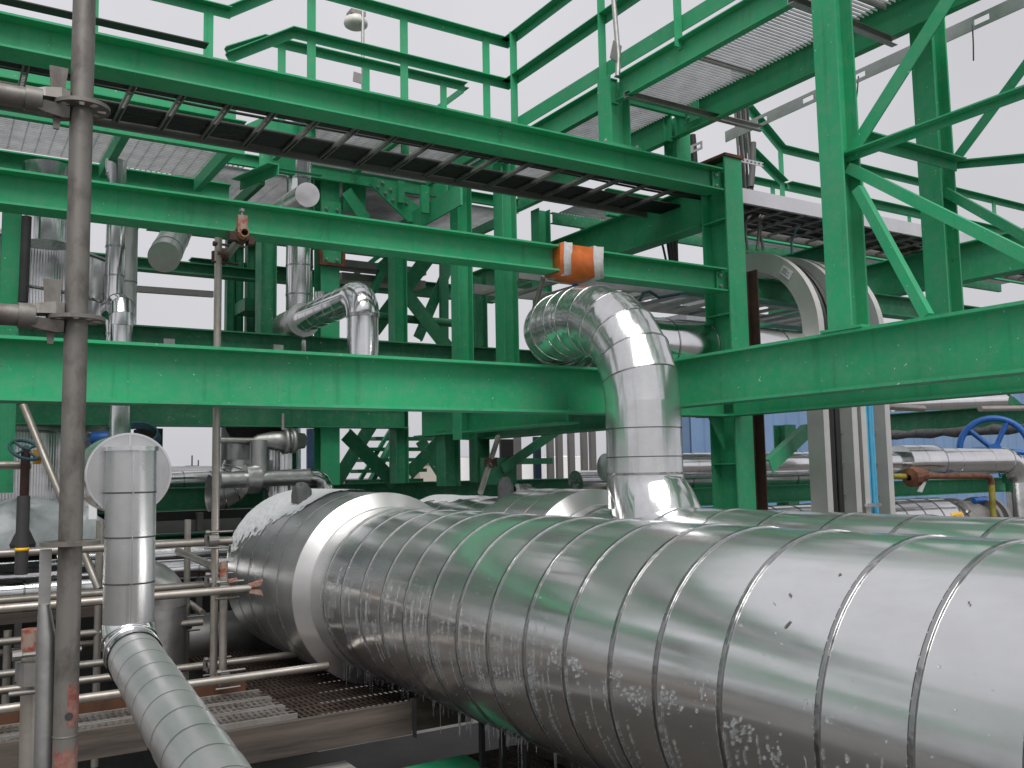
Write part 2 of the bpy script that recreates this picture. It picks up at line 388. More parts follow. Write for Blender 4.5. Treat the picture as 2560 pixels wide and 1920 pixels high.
# --- the second big pipe behind it
PX2, PZ2, PR2 = 3.86, -0.734, 0.50
sec = thing('insulated_pipe', (PX2, 0, PZ2), 'second wide aluminium clad pipe, running just behind the icy foreground pipe', 'pipe')
seams2 = [0.4, 0.86, 1.3, 1.75, 2.2, 2.62, 3.0, 3.4, 3.8, 4.2, 4.6, 4.9]
jacket((PX2, -1.2, PZ2), (0, 1, 0), 6.3, PR2, [s + 1.2 for s in seams2], ALU, sec, 'jacket', 96, 0.004)
for s in seams2:
    band_ring((PX2, s, PZ2), (0, 1, 0), PR2 + 0.004, 0.013, 0.002).build('band', BAND, sec)
MB().lathe((PX2, 5.05, PZ2), (0, 1, 0), [(0.0, PR2 - 0.02), (0.0, PR2 + 0.006), (0.052, 0.600), (0.056, 0.607), (0.075, 0.608)], 128, True, sharp=True).build('step_ring', RINGALU, sec)
jacket((PX2, 5.12, PZ2), (0, 1, 0), 0.78, 0.605, [0.26, 0.52], ALU, sec, 'wide_shell', 96, 0.003)
for s in (5.38, 5.64):
    MB().lathe((PX2, s, PZ2), (0, 1, 0), [(-0.004, 0.609), (0.004, 0.609)], 64, True).build('seam_line', SEAM, sec)
jacket((PX2, 5.9, PZ2), (0, 1, 0), 1.5, 0.53, [0.25, 0.5, 0.75, 1.0], ALU, sec, 'far_shell', 72, 0.003)
MB().lathe((PX2, 7.4, PZ2), (0, 1, 0), [(0.30 * math.sin(a), 0.53 * math.cos(a)) for a in [i * math.pi / 20 for i in range(11)]], 72, True).build('dished_head', ALU, sec)

# --- riser with the big segmented bend, standing on the second pipe
RX, RY, RR, RB = 3.86, 4.57, 0.240, 0.62
zb, zt = 0.43, 0.43 + RB
ris = thing('insulated_pipe', (RX, RY, PZ2 + PR2), 'shiny segmented pipe bend rising from the second pipe and curling over the long green beam', 'pipe')
jacket((RX, RY, -0.24), (0, 0, 1), zb + 0.24, RR, [0.16, 0.32, 0.50], ALUZ, ris, 'jacket', 64, 0.003)
for z in (-0.08, 0.08, 0.26):
    MB().lathe((RX, RY, z), (0, 0, 1), [(-0.003, RR + 0.0035), (0.003, RR + 0.0035)], 48, True).build('seam_line', SEAM, ris)
p1 = arc((RX, RY + RB, zb), (0, -1, 0), (0, 0, 1), RB, 0, math.pi / 2, 6)
RB2 = 0.66
p2 = arc((RX + RB2, RY + RB + 0.12, zt), (-1, 0, 0), (0, 1, 0), RB2, 0, math.pi / 2, 6)
gores(p1 + p2, RR, ALUZ, ris, 'bend', 64, 0.0065)
yr = p2[-1].y
jacket((p2[-1].x, yr, zt), (1, 0, 0), 5.2, RR, [0.3, 0.75, 1.2, 1.65, 2.1, 2.55, 3.0, 3.45, 3.9, 4.4], ALU2, ris, 'level_run', 48, 0.003)
for t in (0.3, 0.75, 1.2, 1.65, 2.1, 2.55, 3.0, 3.45, 3.9, 4.4):
    band_ring((p2[-1].x + t, yr, zt), (1, 0, 0), RR + 0.003, 0.012, 0.002).build('band', BAND, ris)
# foot easing out towards the viewer's right where it meets the second pipe
ft = [Vector((RX + dx, RY - dy, z)) for dx, dy, z in ((0, 0, -0.03), (0, 0, -0.08), (0.004, 0.010, -0.13), (0.010, 0.028, -0.18), (0.018, 0.052, -0.24), (0.026, 0.085, -0.32), (0.030, 0.10, -0.50))]
MB().tube(ft, [RR + 0.006 + q for q in (0, 0.001, 0.005, 0.013, 0.024, 0.038, 0.045)], 64, caps=False).build('flared_foot', ALUZ, ris)
MB().lathe((RX, RY, -0.03), (0, 0, 1), [(-0.004, RR + 0.004), (-0.004, RR + 0.011), (0.012, RR + 0.011), (0.012, RR + 0.004)], 48, True, closed=True, sharp=True).build('band', BAND, ris)

# --- the capped riser on the left and the pipe falling from it towards the viewer
LY = 3.80
lx = 0.656; lr = 0.090
ztop, zel = 0.120, -0.587
vp = thing('insulated_pipe', (lx, LY, zel), 'flat topped aluminium pipe riser in front of the round drum, elbowing down towards the viewer', 'pipe')
Lh = ztop - zel
vs = [-0.556 - zel, -0.388 - zel, -0.217 - zel, -0.050 - zel]
jacket((lx, LY, zel), (0, 0, 1), Lh, lr, vs, GREYALU, vp, 'riser_jacket', 64, 0.002)
for q in vs:
    MB().lathe((lx, LY, zel + q), (0, 0, 1), [(-0.003, lr + 0.0026), (0.003, lr + 0.0026)], 48, True).build('seam_line', SEAM, vp)
MB().lathe((lx, LY, ztop - 0.012), (0, 0, 1), [(0, lr), (0, lr + 0.008), (0.016, lr + 0.008), (0.016, 0)], 48, True, sharp=True).build('end_cap', ALU2, vp)
MB().bar((lx - 0.008, LY - lr - 0.001, zel + 0.05), (lx - 0.008, LY - lr - 0.001, ztop - 0.02), 0.004, 0.004, (0, 1, 0)).build('lap_seam', ALU2, vp)
dq = Vector((0.203, 10.000, 1.000)).normalized() * -1.0       # direction of the falling leg
c0 = Vector((lx, LY, zel + 0.02))
el = [c0 + Vector((0, 0, 0.03)), c0 + dq * 0.03 + Vector((0, 0, -0.035)), c0 + dq * 0.10 + Vector((0, 0, -0.055)), c0 + dq * 0.18 + Vector((0, 0, -0.06))]
gores(el, lr + 0.004, ALU2, vp, 'elbow', 48, 0.004, ALU2)
fs = c0 + dq * 0.135 + Vector((0, 0, -0.06))
sm = [0.13 + 0.155 * i for i in range(14)]
jacket(fs, dq, 2.45, lr + 0.001, sm, FALLALU, vp, 'falling_jacket', 64, 0.0025)
for q in sm:
    MB().lathe(fs + dq * q, dq, [(-0.002, lr + 0.0048), (0.002, lr + 0.0048)], 48, True).build('seam_line', SEAM, vp)
cdr = Vector((0.655, 3.840, 0.022))
dr = thing('end_drum', cdr, 'round flat ended aluminium drum behind the flat topped riser', 'pipe end')
MB().lathe(cdr, (0, 1, 0), [(0, 0.0), (0, 0.150), (0.004, 0.156), (0.30, 0.156), (0.30, 0.0)], 72, True, sharp=True).build('drum_shell', GREYALU, dr)
MB().lathe(cdr, (0, 1, 0), [(-0.003, 0.150), (-0.003, 0.158), (0.012, 0.158), (0.012, 0.150)], 72, True, closed=True, sharp=True).build('rim', ALU2, dr)
MB().box((cdr.x - 0.003, cdr.y - 0.004, cdr.z + 0.09), (cdr.x + 0.003, cdr.y + 0.001, cdr.z + 0.148)).build('lap_seam', ALU2, dr)

# ================================================================== THE GREEN FRAME
YC = 5.55
beam_x('steel_beam', -11.0, 5.66, YC, 2.360, 2.556, 0.20, 'long green beam under the upper handrail, highest of the three beams meeting the bolted column')
beam_x('steel_beam', -11.0, 5.66, YC, 1.487, 1.684, 0.19, 'middle long green beam carrying the orange taped sleeve, meeting the bolted column')
beam_x('steel_beam', -11.0, 5.66, YC, 0.428, 0.776, 0.22, 'deepest long green beam, passing behind the big segmented bend', tf=0.018)
RXB = 4.415
beam_y('steel_beam', 0.3, 5.545, RXB, 0.430, 0.774, 0.15, 'deep green beam coming forward to the right edge, carrying the nearer braced column', tf=0.018)
beam_y('steel_beam', 0.3, 5.545, 5.585, 0.428, 0.774, 0.165, 'deep green beam seen just under and behind the one carrying the nearer braced column', tf=0.018)
beam_y('steel_beam', 5.90, 10.2, 5.69, 2.135, 2.51, 0.18, 'dark green beam running back from the top of the bolted column')
# main column
mc = thing('steel_column', (5.782, 5.70, -6), 'thick green column with rusty cap plate and bolted beam ends right of the segmented bend', 'steel column')
MB().prism(I_prof(0.30, 0.205, 0.016, 0.011), (5.782, 5.70, -6), (5.782, 5.70, 2.665), (0, 1, 0)).build('shaft', GREEN, mc)
MB().box((5.675, 5.535, 2.667), (5.90, 5.87, 2.692)).build('cap_plate', RUST, mc)
for z in (1.30, 2.12, 0.03):
    MB().box((5.682, 5.568, z), (5.772, 5.832, z + 0.012)).build('stiffener', GREEN, mc)
MB().box((5.45, 5.60, 0.424), (5.676, 5.78, 0.438)).build('bracket_plate', GREEN, mc)
MB().add([(5.52, 5.68, 0.42), (5.676, 5.68, 0.42), (5.676, 5.68, 0.15), (5.52, 5.70, 0.42), (5.676, 5.70, 0.42), (5.676, 5.70, 0.15)],
         [(0, 1, 2), (3, 5, 4), (0, 2, 5, 3), (1, 4, 5, 2), (0, 3, 4, 1)]).build('gusset', GREEN, mc)
def clip(zc, h, x0=5.60, x1=5.775, y=5.63, rows=2, colsx=(5.635, 5.735), parent=mc, hb=0.09):
    pl = MB().box((x0, y - 0.012, zc - h / 2), (x1 - 0.005, y, zc + h / 2)).build('clip_plate', GREEN, parent)
    for cx in colsx:
        for k in range(rows): bolt(pl, (cx, y - 0.0125, zc + (k - (rows - 1) / 2) * hb))
clip(1.585, 0.165)
clip(2.458, 0.165)
pl = MB().box((5.888, 5.66, 1.50), (5.985, 5.672, 1.70)).build('clip_plate', GREEN, mc)
for z in (1.55, 1.645): bolt(pl, (5.95, 5.659, z))
beam_x('steel_beam', 5.92, 11.5, 6.25, 1.63, 1.85, 0.17, 'green cross beam seen through the curved cable ladder, right of the bolted column', material=GREEND)
# sleeve of orange plastic and tape round the middle beam
x0, x1 = 3.946, 4.326
sl = thing('beam_wrap', ((x0 + x1) / 2, 5.62, 1.44), 'orange plastic padding taped round the middle green beam', 'padding')
def wrapbox(xa, xb, g_, sag):
    ys0, ys1, zb_, zt_ = 5.55 - g_, 5.74 + g_, 1.487 - g_, 1.684 + g_
    mbw = MB(); nx = 8; rings = []
    for i in range(nx + 1):
        t = i / nx; x = xa + (xb - xa) * t; s_ = sag * math.sin(math.pi * t)
        w_ = 0.006 * math.sin(7 * t + 1) if sag else 0
        rings.append([(x, ys0 - w_, zt_), (x, ys0 - 0.3 * s_ + w_, (zt_ + zb_) / 2), (x, ys0 - 0.4 * s_, zb_ - 0.4 * s_), (x, (ys0 + ys1) / 2, zb_ - s_), (x, ys1 + 0.3 * s_, zb_ - 0.4 * s_), (x, ys1, zt_), (x, (ys0 + ys1) / 2, zt_ + 0.004 - 0.2 * s_)])
    k = 7
    mbw.add([v for r in rings for v in r], [(i * k + j, i * k + (j + 1) % k, (i + 1) * k + (j + 1) % k, (i + 1) * k + j) for i in range(nx) for j in range(k)], sag > 0)
    mbw.add(rings[0], [tuple(range(k))]); mbw.add(rings[-1], [tuple(range(k - 1, -1, -1))])
    return mbw
wrapbox(x0 - 0.02, x1 - 0.03, 0.012, 0.055).build('plastic_sheet', ORANGE, sl)
wrapbox(x0 + 0.01, x0 + 0.085, 0.022, 0.012).build('tape_strip', TAPE, sl)
wrapbox(x1 - 0.095, x1 + 0.0, 0.022, 0.012).build('tape_strip', TAPE, sl)

# braced frame on the right
def col_on(name, x, y0, y1, z0, z1, label, d=0.20):
    r = thing(name, (x + d / 2, (y0 + y1) / 2, z0), label, 'steel column')
    MB().prism(I_prof(d, y1 - y0, 0.015, 0.010), (x + d / 2, (y0 + y1) / 2, z0 + 0.016), (x + d / 2, (y0 + y1) / 2, z1), (1, 0, 0)).build('shaft', GREEN, r)
    pl = MB().box((x - 0.012, y0 - 0.075, z0 + 0.002), (x + d + 0.012, y1 + 0.05, z0 + 0.018)).build('base_plate', GREEN, r)
    return r
c1 = col_on('steel_column', 4.42, 3.39, 3.552, 0.774, 4.6, 'tall pale green column standing on the front deep beam, braces meeting at its middle', 0.165)
c2 = col_on('steel_column', 5.59, 3.53, 3.69, 0.774, 4.8, 'darker tall green column behind, standing on the rear deep beam at the right', 0.17)
def ext(p0, p1, y=0.72, zmax=4.5, zmin=0.80):
    p0, p1 = Vector(p0), Vector(p1); d = p1 - p0
    t = (y - p0.y) / d.y
    if d.z > 0: t = min(t, (zmax - p0.z) / d.z)
    if d.z < 0: t = min(t, (zmin - p0.z) / d.z)
    return p0 + d * t
def brace(p0, p1, w, label, up=(1, 0, 0), a=None, group=None, material=None):
    mb = MB().prism(L_prof(w, a or w * 0.8, 0.009), p0, p1, up)
    return simple('steel_brace', mb, material or GREEN, label, 'steel brace', group)
brace((4.535, 3.446, 1.865), ext((4.535, 3.446, 1.865), (4.535, 2.716, 2.575)), 0.085, 'steep green brace rising right from the nearer braced column to the frame top', up=(-1, 0, 0), a=0.06)
brace((4.552, 3.472, 1.838), ext((4.552, 3.472, 1.838), (4.552, 2.333, 1.850)), 0.058, 'level green strut from the nearer braced column to the right edge, crossing the darker column', up=(0, 0, 1), a=0.05)
brace((4.470, 3.326, 1.604), (4.470, 2.938, 0.799), 0.056, 'green brace falling right from the nearer braced column to the front deep beam', up=(-1, 0, 0), a=0.05)
brace((4.588, 3.42, 1.96), (5.588, 3.42, 1.96), 0.08, 'short green strut tying the two braced columns together', up=(0, 0, 1), a=0.07)
brace((4.520, 3.418, 1.774), ext((4.520, 3.418, 1.774), (4.520, 2.307, 0.947)), 0.062, 'green brace slanting gently down to the right edge below the level strut', up=(-1, 0, 0), a=0.05)
brace((5.765, 3.54, 2.02), ext((5.765, 3.54, 2.02), (5.765, 2.987, 1.905)), 0.058, 'level green strut from the darker column to the right edge', up=(0, 0, 1), a=0.05)
brace((5.76, 3.54, 2.06), ext((5.76, 3.54, 2.06), (5.760, 3.025, 2.531)), 0.065, 'green brace rising right from the darker column behind the level strut', up=(-1, 0, 0), a=0.06)
brace((5.700, 3.565, 1.842), ext((5.700, 3.565, 1.842), (5.700, 2.903, 1.288)), 0.060, 'green brace slanting gently down right from the darker column', up=(-1, 0, 0), a=0.05)

c3 = col_on('steel_column', 4.42, 0.64, 0.80, 0.774, 4.6, 'green column at the viewer end of the front deep beam, outside the right edge', 0.165)
c4 = col_on('steel_column', 5.59, 0.64, 0.80, 0.774, 4.8, 'green column at the viewer end of the rear deep beam, outside the right edge', 0.17)
# short post on the highest long beam carrying the walkway
st = thing('steel_column', (4.56, 5.66, 2.556), 'short green post with bolts carrying the grating walkway on the highest long beam', 'steel post')
MB().prism(I_prof(0.20, 0.16, 0.012, 0.009), (4.57, 5.65, 2.57), (4.57, 5.65, 3.13), (1, 0, 0)).build('shaft', GREEN, st)
pl = MB().box((4.40, 5.555, 2.558), (4.76, 5.745, 2.572)).build('base_plate', GREEN, st)
for qx in (4.42, 4.735): bolt(pl, (qx, 5.575, 2.5725), (0, 0, 1))
# post behind the bolted column carrying the far side of the walkway
st2 = thing('steel_column', (5.62, 6.02, 2.51), 'green post behind the rusty cap plate holding the far edge of the grating walkway', 'steel post')
MB().prism(I_prof(0.17, 0.16, 0.012, 0.009), (5.58, 6.02, 2.52), (5.58, 6.02, 3.15), (0, 1, 0)).build('shaft', GREEN, st2)
pl = spp = MB().box((5.445, 5.60, 2.97), (5.457, 5.78, 3.13)).build('splice_plate', GREEN, st2)
for z_ in (3.01, 3.09): bolt(spp, (5.444, 5.72, z_), (-1, 0, 0))

# ------------------------------------------------------------------ walkways
def grating(x0, x1, y0, y1, z, along, pitch=0.032, depth=0.028, cross=0.10, bw=0.006):
    mb = MB()
    if along == 'x':
        y = y0
        while y < y1: mb.box((x0, y, z - depth), (x1, y + bw, z)); y += pitch
        x = x0 + 0.05
        while x < x1: mb.box((x, y0, z - 0.004), (x + 0.004, y1, z + 0.0015)); x += cross
    else:
        x = x0
        while x < x1: mb.box((x, y0, z - depth), (x + bw, y1, z)); x += pitch
        y = y0 + 0.05
        while y < y1: mb.box((x0, y, z - 0.008), (x1, y + 0.007, z + 0.0015)); y += cross
    return mb
WX0, WX1, WZ = 4.60, 5.46, 3.14      # edges and deck level of the right walkway
wk = thing('walkway', (5.2, 4.5, 2.99), 'upper right grating walkway with green edge channels, seen from below', 'walkway')
grating(WX0 + 0.02, WX1 - 0.01, 1.2, 8.6, WZ, 'x', 0.036, 0.016, 1.2).build('grating', GRATE, wk)
MB().prism(C_prof(0.207, 0.06), (WX0, 5.60, 3.038), (WX0, 1.2, 3.038)).build('edge_channel', GREEN, wk)
MB().prism(C_prof(0.207, 0.06), (WX0, 8.6, 3.038), (WX0, 5.63, 3.038)).build('edge_channel', GREEN, wk)
MB().prism(C_prof(0.256, 0.07), (WX1 + 0.07, 5.98, 3.041), (WX1 + 0.07, 1.2, 3.041)).build('edge_channel', GREEN, wk)
MB().prism(C_prof(0.256, 0.07), (WX1 + 0.07, 8.6, 3.041), (WX1 + 0.07, 6.02, 3.041)).build('edge_channel', GREEN, wk)
for y_ in (5.75, 7.4):
    MB().box((WX0 + 0.07, y_, 3.03), (WX1, y_ + 0.04, 3.12)).build('joist', GREEN, wk)
for y_ in (2.55, 3.75, 4.95):
    MB().box((WX0 + 0.03, y_, 3.095), (WX1 - 0.02, y_ + 0.012, 3.142)).build('panel_joint', GALVD, wk)
MB().box((WX0 - 0.008, 1.2, 3.21), (WX0, 8.4, 3.335)).build('toe_plate', GREEN, wk)
# upper middle walkway (runs along x) and its lower left bay
wk2 = thing('walkway', (3.4, 7.7, 2.85), 'grating walkway deck behind the cable ladder, right part at the higher level', 'walkway')
grating(2.55, 4.45, 7.06, 8.3, 3.052, 'x', 0.040, 0.016).build('grating', GRATE, wk2)
MB().prism(C_prof(0.20, 0.06), (2.5, 7.05, 2.95), (4.45, 7.05, 2.95)).build('edge_channel', GREEN, wk2)
MB().prism(C_prof(0.20, 0.06), (4.45, 8.32, 2.95), (2.5, 8.32, 2.95)).build('edge_channel', GREEN, wk2)
for x_ in (2.6, 3.4, 4.2): MB().box((x_, 7.1, 2.93), (x_ + 0.05, 8.26, 3.018)).build('joist', GREEN, wk2)
wk3 = thing('walkway', (0.5, 7.8, 2.49), 'lower left grating walkway behind the scaffold standard with pale green edge channel', 'walkway')
grating(-1.5, 2.05, 7.06, 8.5, 2.75, 'x', 0.042, 0.016).build('grating', GRATE, wk3)
MB().prism(C_prof(0.27, 0.06), (-1.5, 7.05, 2.625), (2.0, 7.05, 2.625)).build('edge_channel', GREEN, wk3)
for x_ in (-0.8, 0.1, 1.15, 1.95): MB().box((x_, 7.12, 2.60), (x_ + 0.06, 8.48, 2.715)).build('joist', GREEN, wk3)
MB().box((-1.5, 7.042, 2.765), (1.93, 7.05, 2.93)).build('toe_plate', GREEN, wk3)
MB().prism(I_prof(0.30, 0.15, 0.012, 0.009), (-1.5, 8.60, 2.585), (2.3, 8.60, 2.585)).build('edge_beam', GREEN, wk3)
wk4 = thing('walkway', (8.0, 7.6, 2.49), 'far right walkway edge below the handrail, behind the white cable ladder', 'walkway')
MB().prism(C_prof(0.27, 0.06), (5.55, 7.05, 2.625), (14.0, 7.05, 2.625)).build('edge_channel', GREEN, wk4)
grating(5.6, 13.9, 7.08, 7.9, 2.75, 'y', 0.04, 0.016).build('grating', GRATE, wk4)
MB().prism(C_prof(0.12, 0.05), (14.0, 7.95, 2.70), (5.55, 7.95, 2.70)).build('edge_channel', GREEND, wk4)
beam_y('steel_beam', 3.0, 8.5, 9.3, 1.95, 2.36, 0.20, 'dark green support beam under the white cable ladder at the right edge')
beam_y('steel_beam', 6.2, 8.5, 7.9, 2.0, 2.33, 0.16, 'short dark green support beam under the cable ladder, seen between the braced columns', material=GREEND)

# ------------------------------------------------------------------ handrails
RW = 0.076
def rail(p0, p1, parent, w=RW, side=1):
    return MB().prism(L_prof(w * side, w, 0.008), p0, p1).build('rail', GREEN, parent)
def post(x, y, z0, z1, parent, w=RW, flip=1):
    return MB().prism([(0, 0), (w, 0), (w, 0.006), (0.006, 0.006), (0.006, w * 0.7), (0, w * 0.7)] if flip > 0 else
                      [(0, 0), (w, 0), (w, w * 0.55), (w - 0.006, w * 0.55), (w - 0.006, 0.006), (0, 0.006)], (x, y, z0), (x, y, z1), (0, 1, 0)).build('post', GREEN, parent)
HY, HX = 7.28, 4.60
hr = thing('handrail', (3.2, HY, 3.05), 'green handrail along the top of the frame, bending down to the left', 'handrail')
xb = 4.604
xk = 1.903; zk = 3.775; zk2 = 3.393
xp = 2.446
ztr, zmr = 4.154, 3.740
rail((xp, HY, ztr), (xb, HY, ztr), hr); rail((xp, HY, zmr), (xb, HY, zmr), hr)
rail((xk - 0.012, HY + 0.002, zk - 0.006), (xp, HY + 0.002, ztr), hr); rail((xk, HY + 0.002, zk2), (xp, HY + 0.002, zmr), hr)
rail((-1.5, HY - 0.001, zk), (xk + 0.035, HY - 0.001, zk), hr)
for x_, z1_ in ((0.959, zk), (1.806, zk), (2.661, ztr), (3.527, ztr - 0.01), (4.386, ztr - 0.01)):
    post(x_, HY - 0.012, 2.76, z1_ - 0.01, hr)
hr2 = thing('handrail', (HX, 5.0, 3.05), 'green handrail coming forward over the right walkway from the top corner', 'handrail')
rail((HX, HY + 0.0, ztr), (HX, 1.2, ztr), hr2, side=1); rail((HX, HY + 0.0, zmr), (HX, 1.2, zmr), hr2, side=1)
for y_ in (7.10, 5.75, 4.85): post(HX - 0.012, y_, 3.08, ztr + 0.0, hr2)
hr3 = thing('handrail', (3.0, 8.35, 3.05), 'pale green far handrail of the upper walkway, ending short of the corner', 'handrail')
zf = 4.146; xe = 4.717; xf0 = 2.534
rail((xf0, 8.35, zf), (xe, 8.35, zf), hr3)
rail((2.173, 8.35, 3.944), (xf0, 8.35, zf), hr3)
rail((xe, 8.38, zf - 0.005), (xe, 10.2, zf - 0.005), hr3)
for x_ in (2.753, 3.618, 4.495): post(x_, 8.338, 2.9, zf - 0.01, hr3)
hr4 = thing('handrail', (9.0, 7.05, 2.76), 'green handrail stepping down to the right behind the two braced columns', 'handrail')
zr1, zm1 = 3.645, 3.235
xr = 8.12
rail((7.62, 7.05, zr1 + 0.37), (xr, 7.05, zr1), hr4); rail((xr, 7.05, zr1), (14.0, 7.05, zr1), hr4)
rail((7.45, 7.05, zm1 + 0.40), (xr + 0.02, 7.05, zm1), hr4); rail((xr + 0.08, 7.05, zm1), (14.0, 7.05, zm1), hr4)
for x_ in (8.14, 9.55, 10.95, 12.4): post(x_, 7.05 - 0.012, 2.76, zr1 - 0.01, hr4)
hr5 = thing('handrail', (9.5, 7.95, 2.76), 'far green handrail seen low behind the nearer one at the right', 'handrail')
rail((7.2, 7.95, 3.610), (14.0, 7.95, 3.610), hr5)
for x_ in (9.0, 10.4, 11.8, 13.2): post(x_, 7.94, 2.76, 3.595, hr5)

# ------------------------------------------------------------------ cable ladder along the long beam
lad = thing('cable_ladder', (3.0, 6.13, 2.37), 'cable ladder slung under the highest long beam, its rungs seen from below', 'cable ladder')
ZL = 2.372
for x0_, x1_, nm in ((-2.5, 5.62, GALVD),):
    MB().prism(C_prof(0.13, 0.03, 0.004), (x0_, 5.785, ZL + 0.065), (x1_, 5.785, ZL + 0.065)).build('side_rail', nm, lad)
    MB().prism(C_prof(0.13, 0.03, 0.004), (x1_, 6.50, ZL + 0.045), (x0_, 6.50, ZL + 0.045)).build('side_rail', nm, lad)
x = 0.971 - 0.29 * 6
while x < 5.4:
    rg_ = MB()
    rg_.box((x - 0.019, 5.79, ZL), (x - 0.011, 6.496, ZL + 0.022)).box((x + 0.011, 5.79, ZL), (x + 0.019, 6.496, ZL + 0.022))
    yy = 5.80
    while yy < 6.49: rg_.box((x - 0.011, yy, ZL + 0.016), (x + 0.011, yy + 0.010, ZL + 0.021)); yy += 0.024
    rg_.build('rung', GALVD, lad)
    x += 0.29
simple('cable_tray', MB().box((-1.5, 6.53, 3.10), (1.593, 6.635, 3.108)), plain('shaded_tray', (0.04, 0.045, 0.042), 0.7), 'dark flat tray just above the highest long beam, ending at a handrail post', 'cable tray')  # dark base colour carries the shade of the tray's underside
# the cables lying in it, each a line of its own
def run(name, pts, r, material, label, cat, group=None, n=8):
    return simple(name, MB().tube(pts, r, n), material, label, cat, group)
def wob(x0, x1, y, z, amp, seed, n=34):
    rnd = random.Random(seed); ph = rnd.random() * 6; ph2 = rnd.random() * 6
    return [(x0 + (x1 - x0) * i / n, y + amp * math.sin(i * 0.55 + ph) + amp * 0.6 * math.sin(i * 0.23 + ph2), z + abs(amp) * 0.25 * math.sin(i * 0.8 + ph2)) for i in range(n + 1)]
lad_lbl = 'black cable packed side by side in the ladder under the highest long beam'
for k in range(9):
    run('cable', wob(-2.5, 5.9, 6.225 + k * 0.032, ZL + 0.040, 0.004, 40 + k), 0.0155, CABLE, lad_lbl, 'cable', 'black cables in the long ladder')
for k in range(4):
    run('cable', wob(-2.5, 5.9, 5.83 + k * 0.028, ZL + 0.036, 0.005, 80 + k), 0.013, CABLE, lad_lbl, 'cable', 'black cables in the long ladder')
run('cable', wob(-2.5, 5.8, 5.965, ZL + 0.034, 0.014, 5), 0.0105, CABLE, 'loose thin black cable wandering along the middle of the ladder under the highest long beam', 'cable')
# its continuation to the right of the column
lad2 = thing('cable_ladder', (8.5, 6.13, 2.37), 'pale sided cable ladder running right behind the two braced columns, full of black cables', 'cable ladder')
MB().prism(C_prof(0.135, 0.035, 0.004), (13.5, 5.775, ZL + 0.072), (5.95, 5.775, ZL + 0.072)).build('side_rail', GALVW, lad2)  # near rail made paler: light on its face put into the colour
MB().prism(C_prof(0.13, 0.03, 0.004), (13.5, 6.52, ZL + 0.045), (5.95, 6.52, ZL + 0.045)).build('side_rail', GALVD, lad2)
x = 6.1
while x < 13.4:
    MB().box((x - 0.018, 5.79, ZL), (x + 0.018, 6.515, ZL + 0.02)).build('rung', GALVD, lad2); x += 0.29
for k in range(11):
    run('cable', wob(5.95, 13.5, 5.86 + k * 0.058, ZL + 0.042, 0.012, 140 + k), 0.021, CABLE, 'black cable lying in the pale sided ladder at the right', 'cable', 'black cables in the right ladder')

# ================================================================== SCAFFOLD
SY = 2.30
sx = (0.270 + 0.272 + 0.274) / 3
zr = [0.866, 0.367, -0.139]
std = thing('scaffold_standard', (sx, SY, -1.55), 'grey scaffold upright with rosette discs standing closest on the left, red paint near its foot', 'scaffold pole')
MB().tube([(sx, SY, -1.55), (sx, SY, 2.2)], 0.0252, 24).build('tube', SCAF, std)
def rosette(x, y, z, parent):
    mb = MB()
    mb.lathe((x, y, z - 0.0045), (0, 0, 1), [(0, 0.025), (0, 0.034), (0.009, 0.034), (0.009, 0.025)], 32, False, closed=True)
    mb.lathe((x, y, z - 0.0045), (0, 0, 1), [(0, 0.053), (0, 0.062), (0.009, 0.062), (0.009, 0.053)], 48, False, closed=True)
    for k in range(8):
        a = k * math.pi / 4 + 0.2; wd = 0.30 if k % 2 else 0.17
        pts = []
        for zz in (z - 0.0044, z + 0.0044):
            for r, da in ((0.033, -wd), (0.054, -wd), (0.054, wd), (0.033, wd)):
                pts.append((x + r * math.cos(a + da), y + r * math.sin(a + da), zz))
        mb.add(pts, [(0, 3, 2, 1), (4, 5, 6, 7), (0, 1, 5, 4), (1, 2, 6, 5), (2, 3, 7, 6), (3, 0, 4, 7)])
    return mb.build('rosette', SCAF, parent)
for z in zr: rosette(sx, SY, z, std)
# red paint patches and the drilled spigot hole near the foot
zp = -0.511
def patch(z0, z1, a0, a1, nm='paint_patch'):
    mb = MB(); n = 10; rnd = random.Random(int(z0 * 1000)); vs = []; fs = []
    for i in range(n + 1):
        a = a0 + (a1 - a0) * i / n; j0 = rnd.uniform(0, 0.03); j1 = rnd.uniform(0, 0.03)
        for z in (z0 + j0, z1 - j1): vs.append((sx + 0.0256 * math.cos(a), SY + 0.0256 * math.sin(a), z))
    for i in range(n): fs.append((2 * i, 2 * i + 2, 2 * i + 3, 2 * i + 1))
    return mb.add(vs, fs, True).build(nm, PAINTRED, std)
PAINTRED = plain('faded_red_paint', (0.23, 0.04, 0.03), 0.6, 0.3, 30, alt=(0.24, 0.15, 0.12))
patch(zp - 0.03, zp + 0.075, -1.6, 0.2); patch(zp - 0.13, zp - 0.055, -2.7, -0.1)
MB().disc((sx + 0.003, SY - 0.0262, zp + 0.0), (0, -1, 0), 0.0085, 16).build('pin_hole', DARK, std)
MB().lathe((sx, SY, zp - 0.045), (0, 0, 1), [(-0.002, 0.0254), (0.0, 0.0265), (0.002, 0.0254)], 24).build('joint_line', SCAF, std)
